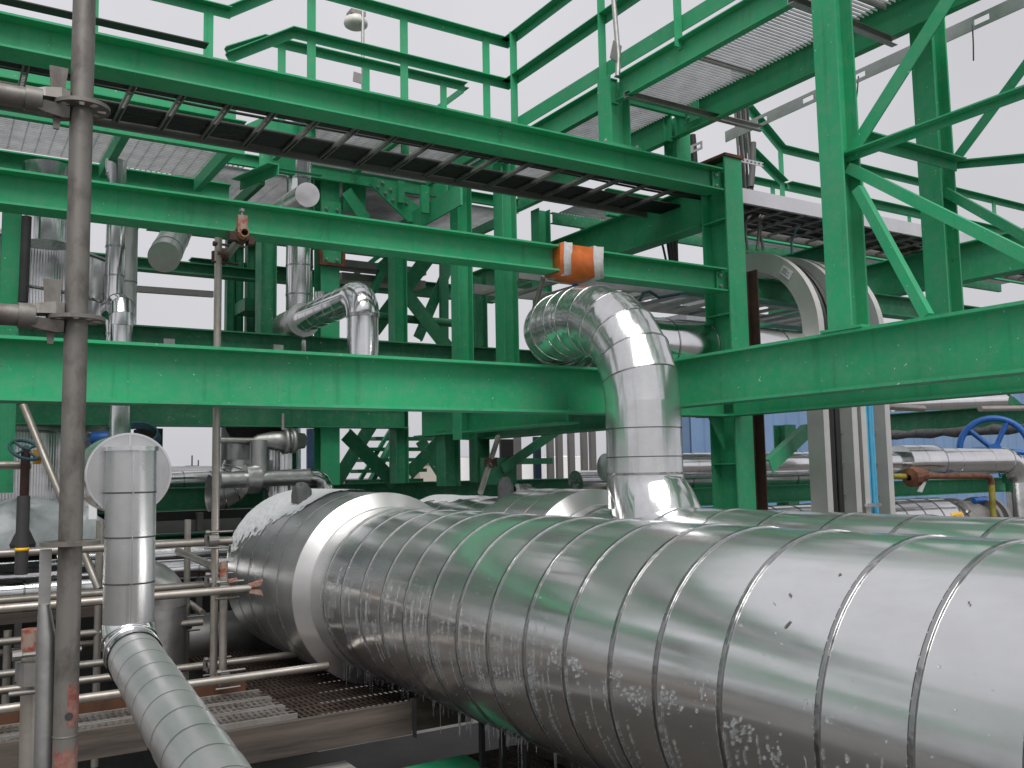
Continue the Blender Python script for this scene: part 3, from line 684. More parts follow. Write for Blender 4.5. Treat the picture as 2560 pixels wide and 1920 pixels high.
def ledger(z, label):
    r = thing('scaffold_ledger', (sx - 0.6, SY, z), label, 'scaffold tube')
    MB().tube([(sx - 1.6, SY, z), (sx - 0.105, SY, z)], 0.0242, 20).build('tube', SCAF, r)
    mb = MB()        # forged head: two jaws above and below the rosette
    for sgn in (1, -1):
        a = [(sx - 0.100, 0.022, 0.005), (sx - 0.078, 0.026, 0.005), (sx - 0.044, 0.023, 0.007), (sx - 0.026, 0.017, 0.008)]
        b = [(sx - 0.100, 0.022, 0.022), (sx - 0.078, 0.026, 0.029), (sx - 0.044, 0.023, 0.035), (sx - 0.026, 0.017, 0.033)]
        vs = []
        for (xa, w, h0), (xb_, w2, h1) in zip(a, b):
            vs += [(xa, SY - w, z + sgn * h0), (xa, SY + w, z + sgn * h0), (xa, SY + w2 * 0.7, z + sgn * h1), (xa, SY - w2 * 0.7, z + sgn * h1)]
        fs = [(0, 1, 2, 3), (12, 15, 14, 13)]
        for i in range(3):
            for k in range(4): fs.append((i * 4 + k, i * 4 + (k + 1) % 4, (i + 1) * 4 + (k + 1) % 4, (i + 1) * 4 + k))
        mb.add(vs, fs)
    mb.tube([(sx - 0.118, SY, z), (sx - 0.084, SY, z)], 0.029, 16)
    mb.build('wedge_head', SCAF, r)
    MB().add([(sx - 0.058, SY - 0.003, z - 0.060), (sx - 0.046, SY - 0.003, z - 0.060), (sx - 0.030, SY - 0.003, z + 0.088), (sx - 0.070, SY - 0.003, z + 0.088),
              (sx - 0.058, SY + 0.004, z - 0.060), (sx - 0.046, SY + 0.004, z - 0.060), (sx - 0.030, SY + 0.004, z + 0.088), (sx - 0.070, SY + 0.004, z + 0.088)],
             [(0, 1, 2, 3), (4, 7, 6, 5), (0, 4, 5, 1), (1, 5, 6, 2), (2, 6, 7, 3), (3, 7, 4, 0)]).build('wedge', SCAF, r)
ledger(zr[0], 'upper scaffold ledger wedged to the nearest upright at the left edge')
ledger(zr[1], 'lower scaffold ledger wedged to the nearest upright at the left edge')
# flattened brace and short tube beside the foot of the upright
br = thing('scaffold_brace', (0.237, 2.330, -0.626), 'galvanised brace with flattened end hanging from the lowest rosette of the near upright', 'scaffold tube')
pA, pB, pC, pD = (0.226, 2.330, -0.152), (0.226, 2.330, -0.273), (0.232, 2.330, -0.345), (0.235, 2.330, -0.709)
MB().bar(pA, pB, 0.024, 0.008, (0, 1, 0)).build('flat_end', GALV, br)
MB().tube([pB, Vector(pB).lerp(Vector(pC), 0.5), pC, pD], [0.012, 0.016, 0.0205, 0.0205], 16).build('tube', GALV, br)
tp0, tp1 = (0.240, 2.750, -0.383), (0.243, 2.750, -0.790)
tb = thing('scaffold_tube', tp1, 'short scaffold tube with orange painted top clamped beside the near upright', 'scaffold tube')
MB().tube([tp1, tp0], 0.0242, 20).build('tube', TUBE, tb)
MB().tube([Vector(tp0) + Vector((0, 0, -0.055)), Vector(tp0) + Vector((0, 0, 0.001))], 0.0248, 20).build('painted_end', REDOR, tb)
def coupler(name, at, label, axis=(1, 0, 0), s=1.0, material=None, group=None):
    """scaffold clamp: two half shells, a bolt and nuts"""
    at = Vector(at); r = thing(name, at, label, 'clamp', group); ax = Vector(axis)
    MB().lathe(at - ax * 0.026 * s, ax, [(0, 0.026 * s), (0, 0.033 * s), (0.052 * s, 0.033 * s), (0.052 * s, 0.026 * s)], 14, False, closed=True).lathe(
        at - Vector((0, 0, 0.026 * s)) + Vector((0, 0.055 * s, 0)), (0, 0, 1), [(0, 0.026 * s), (0, 0.033 * s), (0.052 * s, 0.033 * s), (0.052 * s, 0.026 * s)], 14, False, closed=True).build('shells', material or GALVD, r)
    MB().tube([at + Vector((-0.045, -0.02, 0.045)) * s, at + Vector((-0.026, -0.02, 0.045)) * s, at + Vector((-0.025, -0.02, 0.045)) * s, at + Vector((0.10, -0.02, 0.045)) * s], [0.012 * s, 0.012 * s, 0.006 * s, 0.006 * s], 8, True, False).build('swing_bolt', material or GALVD, r)
    MB().tube([at + Vector((0.075, -0.02, -0.04)) * s, at + Vector((-0.05, -0.02, -0.04)) * s], 0.006 * s, 8).build('swing_bolt', material or GALVD, r)
    return r
coupler('tube_clamp', (0.242, 2.720, -0.488), 'swivel clamp joining the orange topped tube to the near upright', (0, 0, 1), 1.1)
# middle distance scaffold
def tube_x(x0, x1, y, z, label, r=0.0242, material=None):
    return simple('scaffold_tube', MB().tube([(x0, y, z), (x1, y, z)], r, 14), material or TUBE, label, 'scaffold tube')
def pole(x, y, z0, z1, label, r=0.0242, name='scaffold_standard', material=None):
    return simple(name, MB().tube([(x, y, z0), (x, y, z1)], r, 14), material or TUBE, label, 'scaffold pole')
P1x, P1y = 1.539, 6.0
pole(P1x, P1y, -1.9, 1.62, 'tall thin scaffold pole passing behind the two lower long beams')
P2x, P2y = 1.569, 5.9
tt = thing('scaffold_standard', (P2x, P2y, -1.9), 'shorter scaffold pole with orange daubed top next to the tall thin pole', 'scaffold pole')
zt2 = -0.522
MB().tube([(P2x, P2y, -1.9), (P2x, P2y, zt2)], 0.0242, 14).build('tube', TUBE, tt)
MB().tube([(P2x, P2y, zt2 - 0.09), (P2x, P2y, zt2 + 0.002)], 0.0248, 14).build('painted_end', REDOR, tt)
pole(1.645, 7.2, -1.9, -0.308, 'short scaffold pole ending below the cross beam, left of the tall thin pole')
pole(0.997, 6.9, -1.9, -0.276, 'scaffold pole just left of the flat topped riser, behind the ledgers')
tube_x(-1.6, 1.659, 6.05, -0.404, 'topmost level scaffold tube at lower left, ending against the domed pipe end')
tube_x(-1.6, 1.547, 6.25, -0.690, 'level scaffold tube just behind the wedge ended ledger')
r = thing('scaffold_ledger', (0.7, 5.7, -0.673), 'level scaffold ledger with orange wedge head pointing at the domed pipe end', 'scaffold tube')
zq = -0.673; xq = 1.675
MB().tube([(-1.6, 5.7, zq), (xq, 5.7, zq)], 0.0242, 14).build('tube', TUBE, r)
hd = MB()
for sgn in (1, -1):
    hd.add([(xq - 0.01, 5.68, zq + sgn * 0.004), (xq + 0.06, 5.68, zq + sgn * 0.012), (xq + 0.075, 5.68, zq + sgn * 0.048), (xq - 0.01, 5.68, zq + sgn * 0.027),
            (xq - 0.01, 5.72, zq + sgn * 0.004), (xq + 0.06, 5.72, zq + sgn * 0.012), (xq + 0.075, 5.72, zq + sgn * 0.048), (xq - 0.01, 5.72, zq + sgn * 0.027)],
           [(0, 1, 2, 3), (4, 7, 6, 5), (0, 4, 5, 1), (1, 5, 6, 2), (2, 6, 7, 3), (3, 7, 4, 0)])
hd.build('wedge_head', REDOR, r)
tube_x(-1.6, 1.688, 6.9, -1.024, 'level scaffold tube, third rank down, ending at a rusty clamp', 0.0242)
tube_x(-1.6, 2.359, 6.35, -1.223, 'level scaffold tube running under the domed pipe end')
tube_x(-1.6, 2.114, 5.55, -1.163, 'lowest level scaffold tube running under the domed pipe end')
simple('scaffold_brace', MB().tube([(1.512, 6.900, -0.512), (1.544, 6.100, -0.558)], 0.0242, 12), TUBE, 'short slanting scaffold tube reaching the tall thin pole', 'scaffold tube')
simple('scaffold_brace', MB().tube([(0.503, 6.800, 0.497), (0.911, 6.300, -0.670)], 0.0242, 12), TUBE, 'long slanting scaffold tube falling behind the near upright', 'scaffold tube')
simple('scaffold_tube', MB().tube([(0.046, 7.400, 0.116), (0.609, 7.400, 0.115)], 0.030, 12), TUBE, 'pale level scaffold tube ending at the left below the handwheel', 'scaffold tube')
simple('scaffold_tube', MB().tube([(1.694, 7.300, -0.937), (1.712, 7.000, -0.976)], 0.0242, 12), TUBE, 'short open ended scaffold tube poking out behind the poles', 'scaffold tube')
for i_, (k_, lb) in enumerate(((((1.517, 5.960, -0.389)), 'clamp holding the topmost tube to the tall thin pole'), (((1.535, 6.020, -0.653)), 'clamp on the tall thin pole at the second tube'),
                 (((1.538, 5.780, -0.681)), 'clamp with orange lever at the wedge ended ledger'), (((1.552, 6.100, -1.187)), 'upper of two clamps low on the tall thin pole'),
                 (((1.527, 5.700, -1.195)), 'clamp low on the orange topped pole'), (((1.604, 7.000, -1.041)), 'clamp on the short pole left of the tall thin pole'))):
    coupler('tube_clamp', k_, lb, (1, 0, 0), 1.15)
simple('lever', MB().bar((1.546, 5.720, -0.623), (1.600, 5.720, -0.615), 0.03, 0.02), REDOR, 'orange clamp lever lying on the wedge ended ledger', 'lever')
tube_x(-1.6, 1.750, 7.4, -1.612, 'dim level scaffold tube low behind the tall thin pole')
tube_x(-1.6, 1.197, 7.9, -1.249, 'dim level scaffold tube in the shade left of the falling pipe')
tube_x(-1.6, 1.061, 6.6, -1.173, 'level scaffold tube between the third rank and the floor planks, ending behind the falling pipe')
pole(1.554, 7.6, -1.9, -1.173, 'stub of scaffold pole in the shade right of the flat topped riser')
pole(0.469, 7.0, -1.9, -0.969, 'scaffold pole in the shade at the far left edge')
simple('timber_board', MB().box((-2.0, 7.2, -0.956), (1.066, 7.24, -0.890)), WOOD, 'dark timber board on edge behind the ledgers, left of the riser', 'board')
# tube clamped under the middle beam, pointing at the viewer
ot = thing('scaffold_tube', (1.510, 5.300, 1.422), 'open ended orange tipped tube clamped under the middle beam, pointing at the viewer', 'scaffold tube')
oa = Vector((1.510, 5.300, 1.422)); ob = Vector((1.609, 6.050, 1.449))
MB().tube([oa, ob], 0.0242, 18, caps=False).tube([oa, ob], 0.0205, 18, caps=False).lathe(oa, oa - ob, [(0, 0.0205), (0, 0.0242)], 18, False).build('tube', TUBE, ot)
dd = (ob - oa).normalized()
MB().tube([oa - dd * 0.002, oa + dd * 0.10], 0.0252, 18, caps=False).lathe(oa, oa - ob, [(0.002, 0.0205), (0.002, 0.0252)], 18, False).build('painted_end', plain('brown_orange_paint', (0.34, 0.14, 0.07), 0.6, 0.3, 25), ot)
MB().disc(oa + dd * 0.07, dd * -1, 0.0205, 16).build('bore', DARK, ot)
bc = thing('beam_clamp', oa + dd * 0.12 + Vector((0, 0, 0.05)), 'red girder clamp gripping the middle beam flange over the orange tipped tube', 'clamp')
q0 = oa + dd * 0.13
MB().box((q0.x - 0.028, 5.40, q0.z + 0.02), (q0.x + 0.028, 5.44, q0.z + 0.125)).box((q0.x - 0.028, 5.42, q0.z + 0.028), (q0.x + 0.028, 5.60, q0.z + 0.05)).build('jaw', REDOR, bc)
MB().tube([(q0.x, 5.42, q0.z + 0.11), (q0.x, 5.42, q0.z + 0.17)], 0.008, 8).tube([(q0.x, 5.42, q0.z + 0.150), (q0.x, 5.42, q0.z + 0.165)], 0.017, 6, True, False).build('set_screw', GALVD, bc)
MB().lathe(q0 - dd * 0.03, dd, [(0, 0.027), (0, 0.042), (0.07, 0.042), (0.07, 0.027)], 12, False, closed=True).box((q0.x - 0.075, q0.y - 0.03, q0.z - 0.03), (q0.x - 0.035, q0.y + 0.03, q0.z + 0.02)).box(
    (q0.x + 0.035, q0.y - 0.03, q0.z - 0.045), (q0.x + 0.07, q0.y + 0.03, q0.z + 0.0)).build('swivel', DARKRUST, bc)
coupler('tube_clamp', (1.566, 6.020, 1.445), 'dark clamp joining the orange tipped tube to the tall thin pole', (1, 0, 0), 1.4, DARKRUST)
simple('scaffold_tube', MB().tube([(4.498, 6.600, 1.702), (4.566, 7.000, 1.225)], 0.0242, 12), TUBE, 'leaning scaffold tube disappearing behind the top of the segmented bend', 'scaffold tube')
simple('scaffold_tube', MB().tube([(4.366, 7.200, 0.318), (3.824, 6.600, -0.160)], 0.0242, 12), TUBE, 'leaning scaffold tube wired up under the long beam, foot on the snowy pipe end', 'scaffold tube')
cw = MB()
rnd = random.Random(3)
cc = Vector((4.072, 6.850, 0.085))
for k in range(5):
    pts = [cc + Vector((0.045 * math.cos(a * 0.7 + k) * (1 + 0.3 * rnd.random()), 0.045 * math.sin(a * 0.7 + k), (a - 5) * 0.006 + rnd.uniform(-0.03, 0.03))) for a in range(11)]
    cw.tube(pts, 0.006, 6)
simple('wire_lashing', cw, DARKRUST, 'twisted wire lashing round the leaning scaffold tube', 'wire')

# ------------------------------------------------------------------ decks under the pipes
def plank_deck(name, x0, x1, y0, y1, z, label, material, pitch=0.03):
    r = thing(name, ((x0 + x1) / 2, (y0 + y1) / 2, z - 0.05), label, 'scaffold deck')
    mb = MB()
    y = y0
    while y < y1 - 0.004: mb.box((x0, y, z - 0.025), (x1, y + 0.007, z)); y += pitch
    x = x0
    while x < x1: mb.box((x, y0, z - 0.012), (x + 0.006, y1, z - 0.002)); x += 0.05
    mb.build('grating', material, r)
    return r
ZD = -1.58
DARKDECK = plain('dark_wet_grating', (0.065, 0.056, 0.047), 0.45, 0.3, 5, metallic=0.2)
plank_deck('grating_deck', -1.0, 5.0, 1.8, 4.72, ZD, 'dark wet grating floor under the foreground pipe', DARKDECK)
MB_ = MB()
tag(MB().box((-2.5, 1.0, -2.9), (6.0, 9.5, -2.85)).build('lower_floor', plain('dark_concrete', (0.028, 0.026, 0.024), 0.85, 0.35, 2)), kind='structure')
def toe(name, pts, zt, zb, label, y):
    return simple(name, MB().box((pts[0], y, zb), (pts[1], y + 0.04, zt)), WOOD, label, 'plank')
yL = 4.95; zbL = -1.327; ztL = -1.190
toe('toe_board', (-1.2, 0.954), ztL, zbL, 'wooden toe board left of the falling pipe', yL)
yR = 4.62; zbR = -1.383; ztR = -1.216
toe('toe_board', (1.249, 2.232), ztR, zbR, 'long wooden toe board between the falling pipe and the foreground pipe', yR)
toe('toe_board', (2.258, 2.616), ztR + 0.0, zbR + 0.0, 'short end of toe board disappearing under the foreground pipe', 4.66)
simple('support_post', MB().box((2.224, 4.600, -1.189), (2.225, 4.550, -1.389)), DARK, 'black upright strap between the two toe boards', 'post')
simple('floor_plank', MB().box((-1.4, 4.50, -1.53), (1.9, 4.74, -1.49)), plain('frosty_plank', (0.17, 0.155, 0.14), 0.85, 0.3, 3, alt=(0.27, 0.26, 0.25), stretch=(0.5, 5, 5)), 'pale frosty plank lying below the toe board left of the falling pipe', 'plank')
def steel_plank(x0, x1, y, z, label, w=0.22, mtl=None):
    r = thing('steel_plank', ((x0 + x1) / 2, y, z), label, 'scaffold deck')
    MB().box((x0, y, z - 0.05), (x1, y + 0.014, z)).build('lip', LIP if mtl is None else mtl, r); MB().box((x0, y + w - 0.014, z - 0.05), (x1, y + w, z)).build('lip', LIP if mtl is None else mtl, r)
    mb = MB()
    for q in (0.33, 0.66): mb.box((x0, y + w * q - 0.008, z - 0.006), (x1, y + w * q + 0.008, z - 0.001))
    x_ = x0
    while x_ < x1 - 0.02: mb.box((x_, y + 0.012, z - 0.005), (x_ + 0.015, y + w - 0.012, z - 0.002)); x_ += 0.034
    mb.build('plank', mtl or PERF, r)
    return r
LIP = plain('bright_plank_lip', (0.48, 0.47, 0.46), 0.4, 0.3, 9, metallic=0.4, alt=(0.25, 0.22, 0.19))
PERF = plain('worn_galvanised_plank', (0.30, 0.29, 0.28), 0.45, 0.3, 7, metallic=0.5, alt=(0.12, 0.09, 0.065), lo=0.42, hi=0.62)
for i, lb in enumerate(('nearest perforated steel plank left of the falling pipe', 'second perforated steel plank left of the falling pipe', 'farthest perforated steel plank left of the falling pipe')):
    steel_plank(-1.5, 1.75, 5.05 + i * 0.245, ztL - 0.10, lb)
PERFD = plain('dark_plank_steel', (0.05, 0.035, 0.028), 0.5, 0.35, 6, metallic=0.3)  # dark brown steel for the planks right of the falling pipe
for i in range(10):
    steel_plank(1.78, 5.2, 4.72 + i * 0.30, ztL - 0.12 - 0.01 * i, 'dark steel plank in the deck behind the long toe board', 0.27, PERFD)['group'] = 'dark deck planks'
simple('fascia_board', MB().box((-1.5, 5.86, ztL - 0.16), (1.7, 5.89, ztL - 0.03)), plain('orange_brown_board', (0.085, 0.034, 0.016), 0.75, 0.35, 3), 'orange brown board behind the perforated steel planks', 'board')
gp = thing('green_plate', (2.35, 3.9, ZD), 'bright green flange plate on the floor under the foreground pipe', 'plate')
pa, pb, pc, pd_ = (2.162, 4.658, -1.560), (2.580, 4.675, -1.560), (2.574, 4.448, -1.560), (2.496, 4.119, -1.560)
MB().add([pa, pb, pc, pd_] + [(p[0], p[1], p[2] - 0.012) for p in (pa, pb, pc, pd_)], [(0, 3, 2, 1), (4, 5, 6, 7), (0, 1, 5, 4), (1, 2, 6, 5), (2, 3, 7, 6), (3, 0, 4, 7)]).build('plate', GREEN, gp)
for (kx, ky) in ((875, 1530), (1000, 1590), (1150, 1630)):
    p = Vector((2.543, 4.400, -1.450)) if kx == 875 else (Vector((2.543, 4.191, -1.450)) if kx == 1000 else Vector((2.587, 4.028, -1.450)))
    simple('support_post', MB().box((p.x - 0.012, p.y, ZD - 0.1), (p.x + 0.012, p.y + 0.03, PZ1 - PR1 + 0.03)), DARK, 'thin black support strap under the foreground pipe', 'post', 'straps under the foreground pipe')
simple('toe_board', MB().box((2.95, 3.1, ZD), (3.0, 4.4, ZD + 0.16)), WOOD, 'plank on edge half hidden beneath the foreground pipe', 'plank')

# ================================================================== FRAME BEHIND THE LONG BEAMS
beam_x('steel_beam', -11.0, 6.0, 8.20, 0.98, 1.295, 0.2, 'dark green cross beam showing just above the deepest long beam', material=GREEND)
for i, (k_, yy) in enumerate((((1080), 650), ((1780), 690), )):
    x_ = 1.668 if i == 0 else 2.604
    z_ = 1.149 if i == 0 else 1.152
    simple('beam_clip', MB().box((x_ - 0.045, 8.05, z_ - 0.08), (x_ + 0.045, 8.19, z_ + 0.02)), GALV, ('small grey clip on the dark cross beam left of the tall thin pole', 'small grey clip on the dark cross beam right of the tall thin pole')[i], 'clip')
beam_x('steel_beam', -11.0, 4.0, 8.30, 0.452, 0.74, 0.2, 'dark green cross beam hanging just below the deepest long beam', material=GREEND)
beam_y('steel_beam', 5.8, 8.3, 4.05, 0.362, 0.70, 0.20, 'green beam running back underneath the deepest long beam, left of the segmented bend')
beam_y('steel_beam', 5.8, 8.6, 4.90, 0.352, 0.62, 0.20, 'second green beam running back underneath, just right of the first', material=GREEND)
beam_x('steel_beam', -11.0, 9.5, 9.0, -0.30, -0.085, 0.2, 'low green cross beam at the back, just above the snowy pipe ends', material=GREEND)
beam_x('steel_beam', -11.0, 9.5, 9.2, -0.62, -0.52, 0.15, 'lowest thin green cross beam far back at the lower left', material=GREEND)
def col(x, y, z0, z1, b_, label, ax=(0, 1, 0), d_=None, material=GREEN):
    return simple('steel_column', MB().prism(I_prof(d_ or b_, b_, 0.011, 0.008), (x, y, z0), (x, y, z1), ax), material, label, 'steel column')
def colpix(xl, xr, y):       # width and centre of a square column from its two edges
    w = (xr - xl) / 1.6
    return xl + w / 2, w
xA, wA = colpix(4.050, 4.247, 7.3)
col(xA, 7.38, 0.3, 2.86, 0.15, 'left of the twin green posts behind the middle beam', (1, 0, 0))
xB, wB = colpix(4.360, 4.595, 7.05)
col(xB, 7.12, 0.5, 2.86, 0.155, 'right of the twin green posts behind the middle beam', (1, 0, 0))
xD, wD = colpix(4.883, 4.998, 8.4)
col(xD, 8.5, -0.1, 2.1, 0.16, 'dull green post tucked behind the left twin post', (1, 0, 0), material=GREEND)
xC, wC = colpix(5.523, 5.761, 8.2)
col(xC, 8.25, 1.2, 2.86, 0.155, 'dark green post between the ladder and the middle beam, right of the twin posts', (1, 0, 0))
xC2, wC2 = colpix(6.265, 6.501, 8.3)
col(xC2, 8.35, 2.3, 2.9, 0.15, 'short green post standing on the dark beam that runs back', (1, 0, 0))
xF, wF = colpix(4.021, 4.207, 8.6)
col(xF, 8.7, -0.09, 2.5, 0.15, 'green post at the left of the crossed braces', (1, 0, 0))
xG, wG = colpix(3.148, 3.398, 8.4)
col(xG, 8.5, -0.09, 3.0, 0.19, 'thick green column with bolted plate behind the elbowed pipe', (0, 1, 0))
spl = thing('splice_plate', (xG, 8.3, 2.3), 'bolted green splice plate on the thick column behind the middle beam', 'plate')
MB().box((xG - 0.10, 8.375, 2.02), (xG + 0.10, 8.388, 2.66)).build('plate', GREEN, spl)
for kx in (-0.055, 0.055):
    for kz in range(5): bolt(spl, (xG + kx, 8.374, 2.08 + kz * 0.125))
rb = MB(); xo, zo = xG + 0.0, 2.115
rb.box((xo - 0.13, 8.34, zo - 0.10), (xo - 0.10, 8.39, zo + 0.13)).box((xo + 0.10, 8.34, zo - 0.10), (xo + 0.13, 8.39, zo + 0.13)).box((xo - 0.10, 8.34, zo - 0.10), (xo + 0.10, 8.39, zo - 0.07))
simple('rusty_bracket', rb, RUST, 'rusty U shaped bracket on the thick column behind the middle beam', 'bracket')
xH, wH = colpix(2.641, 2.792, 8.6)
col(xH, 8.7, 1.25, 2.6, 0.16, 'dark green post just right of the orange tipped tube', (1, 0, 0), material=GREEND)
for (k1, k2, yy, lb) in ((1500, 330, 9.4, 'thin dark green post of the far stair cage, leftmost'),):
    pass
for xi, (px, lb) in enumerate(((1462, 'leftmost thin dark post of the far stair cage'), (1530, 'second thin dark post of the far stair cage'), (1610, 'third thin dark post of the far stair cage'), (1665, 'fourth thin dark post of the far stair cage'))):
    x_ = (2.804, 2.892, 3.029, 3.122)[xi]
    col(x_, 10.4, 1.3, 3.2, 0.10, lb, (1, 0, 0), material=GREEND)
simple('junction_box', MB().box((2.829, 9.900, 1.935), (3.148, 10.300, 1.798)), GREEND, 'dark green box hanging in the far stair cage', 'box')
beam_x('steel_beam', 0.4, 3.1, 9.6, 2.077, 2.198, 0.15, 'far green cross beam with grating edge above the pale sky gap', material=GREEND)
simple('duct', MB().bar((1.559, 9.300, 1.812), (2.339, 9.300, 1.823), 0.05, 0.06), GALVD, 'grey square duct crossing the sky gap to the tall thin pole', 'duct')
beam_x('steel_beam', 2.4, 6.4, 10.5, 2.28, 2.46, 0.15, 'far green cross beam high behind the stair, under the cable ladder', material=GREEND)
# crossed braces and stairs between the back columns
def bpix(p0, p1, w, lb): return brace(p0, p1, w, lb, up=(0, -1, 0), a=0.05, material=GREEND)
bpix((4.038, 8.900, 2.312), (4.833, 8.900, 1.422), 0.16, 'green brace falling right behind the twin posts, upper bay')
bpix((4.821, 9.300, 2.418), (4.140, 9.300, 1.528), 0.17, 'green brace falling left behind the post at the crossed braces, upper bay')
bpix((5.423, 9.900, 2.565), (4.963, 9.900, 1.586), 0.13, 'narrow dark green stair stringer behind the twin posts')
simple('steel_post', MB().bar((5.214, 9.800, 2.543), (5.201, 9.800, 1.606), 0.10, 0.06, (0, 1, 0)), GREEND, 'narrow green post behind the narrow stair stringer', 'steel post')
simple('handrail_tube', MB().tube([(3.980, 9.000, 1.678), (4.990, 9.000, 1.664)], 0.045, 10), GREEND, 'round dark green rail crossing behind the posts', 'rail')
bpix((3.596, 8.800, 0.465), (4.136, 8.800, -0.039), 0.15, 'thick dark green brace falling right in the lower bay')
bpix((4.229, 9.600, 0.510), (3.822, 9.600, -0.105), 0.15, 'thick dark green stair stringer rising right in the lower bay')
bpix((4.812, 8.800, 0.433), (4.287, 8.800, -0.050), 0.14, 'green brace rising right from the lower post to the beam')
bpix((4.931, 9.800, 0.434), (5.329, 9.800, -0.140), 0.14, 'pale green brace crossing behind the rising one')
bpix((5.624, 8.000, 0.394), (4.922, 8.000, -0.011), 0.10, 'thin dark green brace rising right above the snowy second pipe end')
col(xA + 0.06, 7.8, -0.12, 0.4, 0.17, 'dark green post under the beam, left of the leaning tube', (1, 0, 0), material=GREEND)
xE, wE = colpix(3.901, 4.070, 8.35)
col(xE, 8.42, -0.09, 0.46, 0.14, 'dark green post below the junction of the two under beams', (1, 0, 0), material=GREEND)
gus = MB().box((4.685, 8.070, 0.149), (5.107, 8.090, -0.124))
simple('gusset_plate', gus, GREEND, 'dark green gusset plate at the foot of the thin brace', 'plate')
simple('steel_beam', MB().box((4.958, 8.300, 0.144), (5.719, 8.400, 0.081)), GREEND, 'short green rail behind the thin brace', 'steel beam')
sta = thing('stair', (4.421, 10.200, -0.092), 'steel stair with open treads in the lower bay behind the crossed braces', 'stair')
for yy in (1275, 1345, 1415, 1485, 1555):
    pass
T_ = ((4.483, 10.200, 0.430), (4.297, 10.000, 0.296), (4.154, 9.800, 0.167), (4.004, 9.600, 0.041), (3.858, 9.400, -0.072))
for p in T_:
    MB().box((p[0], p[1], p[2] - 0.02), (p[0] + 0.85, p[1] + 0.22, p[2] + 0.02)).build('tread', GREEND, sta)
MB().bar((4.657, 9.900, 0.528), (4.271, 9.900, -0.107), 0.05, 0.12, (0, 1, 0)).build('stringer', GREEN, sta)
MB().bar((4.640, 10.100, 0.538), (4.241, 10.100, -0.053), 0.04, 0.05, (0, 1, 0)).build('handrail', GREEN, sta)
sta2 = thing('stair', (4.494, 10.600, 2.459), 'steel stair flight with grating treads above the elbowed pipe', 'stair')
for i_, p in enumerate(((3.824, 9.600, 2.376), (3.863, 9.700, 2.251))):
    MB().box((p[0], p[1], p[2] - 0.05), (p[0] + 1.05, p[1] + 0.25, p[2] + 0.03)).build('tread', GALVD, sta2)
MB().bar((4.420, 9.600, 2.579), (4.188, 9.600, 2.051), 0.05, 0.16, (0, 1, 0)).build('stringer', GREEN, sta2)
MB().bar((4.596, 10.300, 2.683), (4.143, 10.300, 2.302), 0.05, 0.09, (0, 1, 0)).build('handrail', GREEN, sta2)
# folded stair stringer and landing above the middle beam
sta3 = thing('stair_landing', (3.789, 8.000, 2.483), 'green folded stair stringer with bolts and grating landing above the middle beam', 'stair')
def poly_plate(pts, y0, th, name, material, parent):
    n_ = len(pts)
    vs = [Vector(p) for p in pts] + [Vector(p) + Vector((0, th, 0)) for p in pts]
    return MB().add(vs, [tuple(range(n_)), tuple(range(2 * n_ - 1, n_ - 1, -1))] + [(i, n_ + i, n_ + (i + 1) % n_, (i + 1) % n_) for i in range(n_)]).build(name, material, parent)
sp = poly_plate([(3.496, 8.000, 2.837), (3.654, 8.000, 2.827), (4.001, 8.000, 2.604), (3.999, 8.000, 2.467), (3.870, 8.000, 2.450), (3.462, 8.000, 2.768)], 8.0, 0.02, 'stringer', GREEN, sta3)
MB().bar((3.927, 8.000, 2.454), (3.909, 7.000, 2.462), 0.02, 0.20).build('landing_channel', GREEN, sta3)
for p in ((3.597, 8.000, 2.794), (3.546, 8.000, 2.746), (3.676, 8.000, 2.741), (3.624, 8.000, 2.696), (3.704, 8.000, 2.640), (3.848, 8.000, 2.629)): bolt(sp, (p[0], 7.998, p[2]))
MB().box((3.745, 7.950, 2.829), (3.811, 7.990, 2.613)).build('post', GREEN, sta3)
MB().box((3.814, 7.600, 2.699), (3.898, 7.640, 2.434)).build('post', GREEN, sta3)
grating(3.0, 4.3, 8.3, 9.9, 2.999, 'x', 0.04).build('grating', GRATE, sta3)
grating(3.6, 4.9, 8.6, 10.4, 3.187, 'x', 0.04).build('grating', GRATE, sta3)
brace((3.397, 8.300, 2.798), (3.602, 8.300, 2.543), 0.12, 'short bolted green brace beside the thick column above the middle beam', up=(0, -1, 0), a=0.06)
simple('gusset_plate', MB().box((3.366, 8.420, 2.909), (3.606, 8.440, 2.590)), GREEN, 'green gusset plate beside the thick column above the middle beam', 'plate')
brace((2.244, 8.000, 2.611), (2.327, 7.200, 2.533), 0.09, 'slanting green support under the lower left walkway', up=(0, 0, 1), a=0.09)
simple('steel_beam', MB().box((2.371, 7.600, 2.641), (2.848, 7.660, 2.638)), GREEN, 'short green bolted channel under the cable ladder, over the capped pipe', 'steel beam')
pmid = thing('walkway', (3.6, 9.3, 2.90), 'grating platform behind the highest long beam, under the cable ladder and over the crossed braces', 'walkway')
grating(1.9, 5.55, 8.62, 10.3, 2.93, 'x', 0.040, 0.022, 0.3).build('grating', GRATE, pmid)
MB().prism(C_prof(0.115, 0.05), (2.02, 8.56, 2.985), (5.5, 8.56, 2.985)).build('edge_channel', GREEN, pmid)
for x_ in (2.6, 3.55, 4.5, 5.4): MB().box((x_, 8.63, 2.80), (x_ + 0.05, 10.2, 2.905)).build('joist', GREEND, pmid)
MB().prism(I_prof(0.24, 0.12, 0.012, 0.009), (1.9, 10.36, 2.80), (5.6, 10.36, 2.80)).build('edge_beam', GREEND, pmid)
gpl = thing('green_plate', (2.310, 7.550, 2.871), 'bright green slanted plate seen through the cable ladder rungs, left of the capped pipe', 'plate')
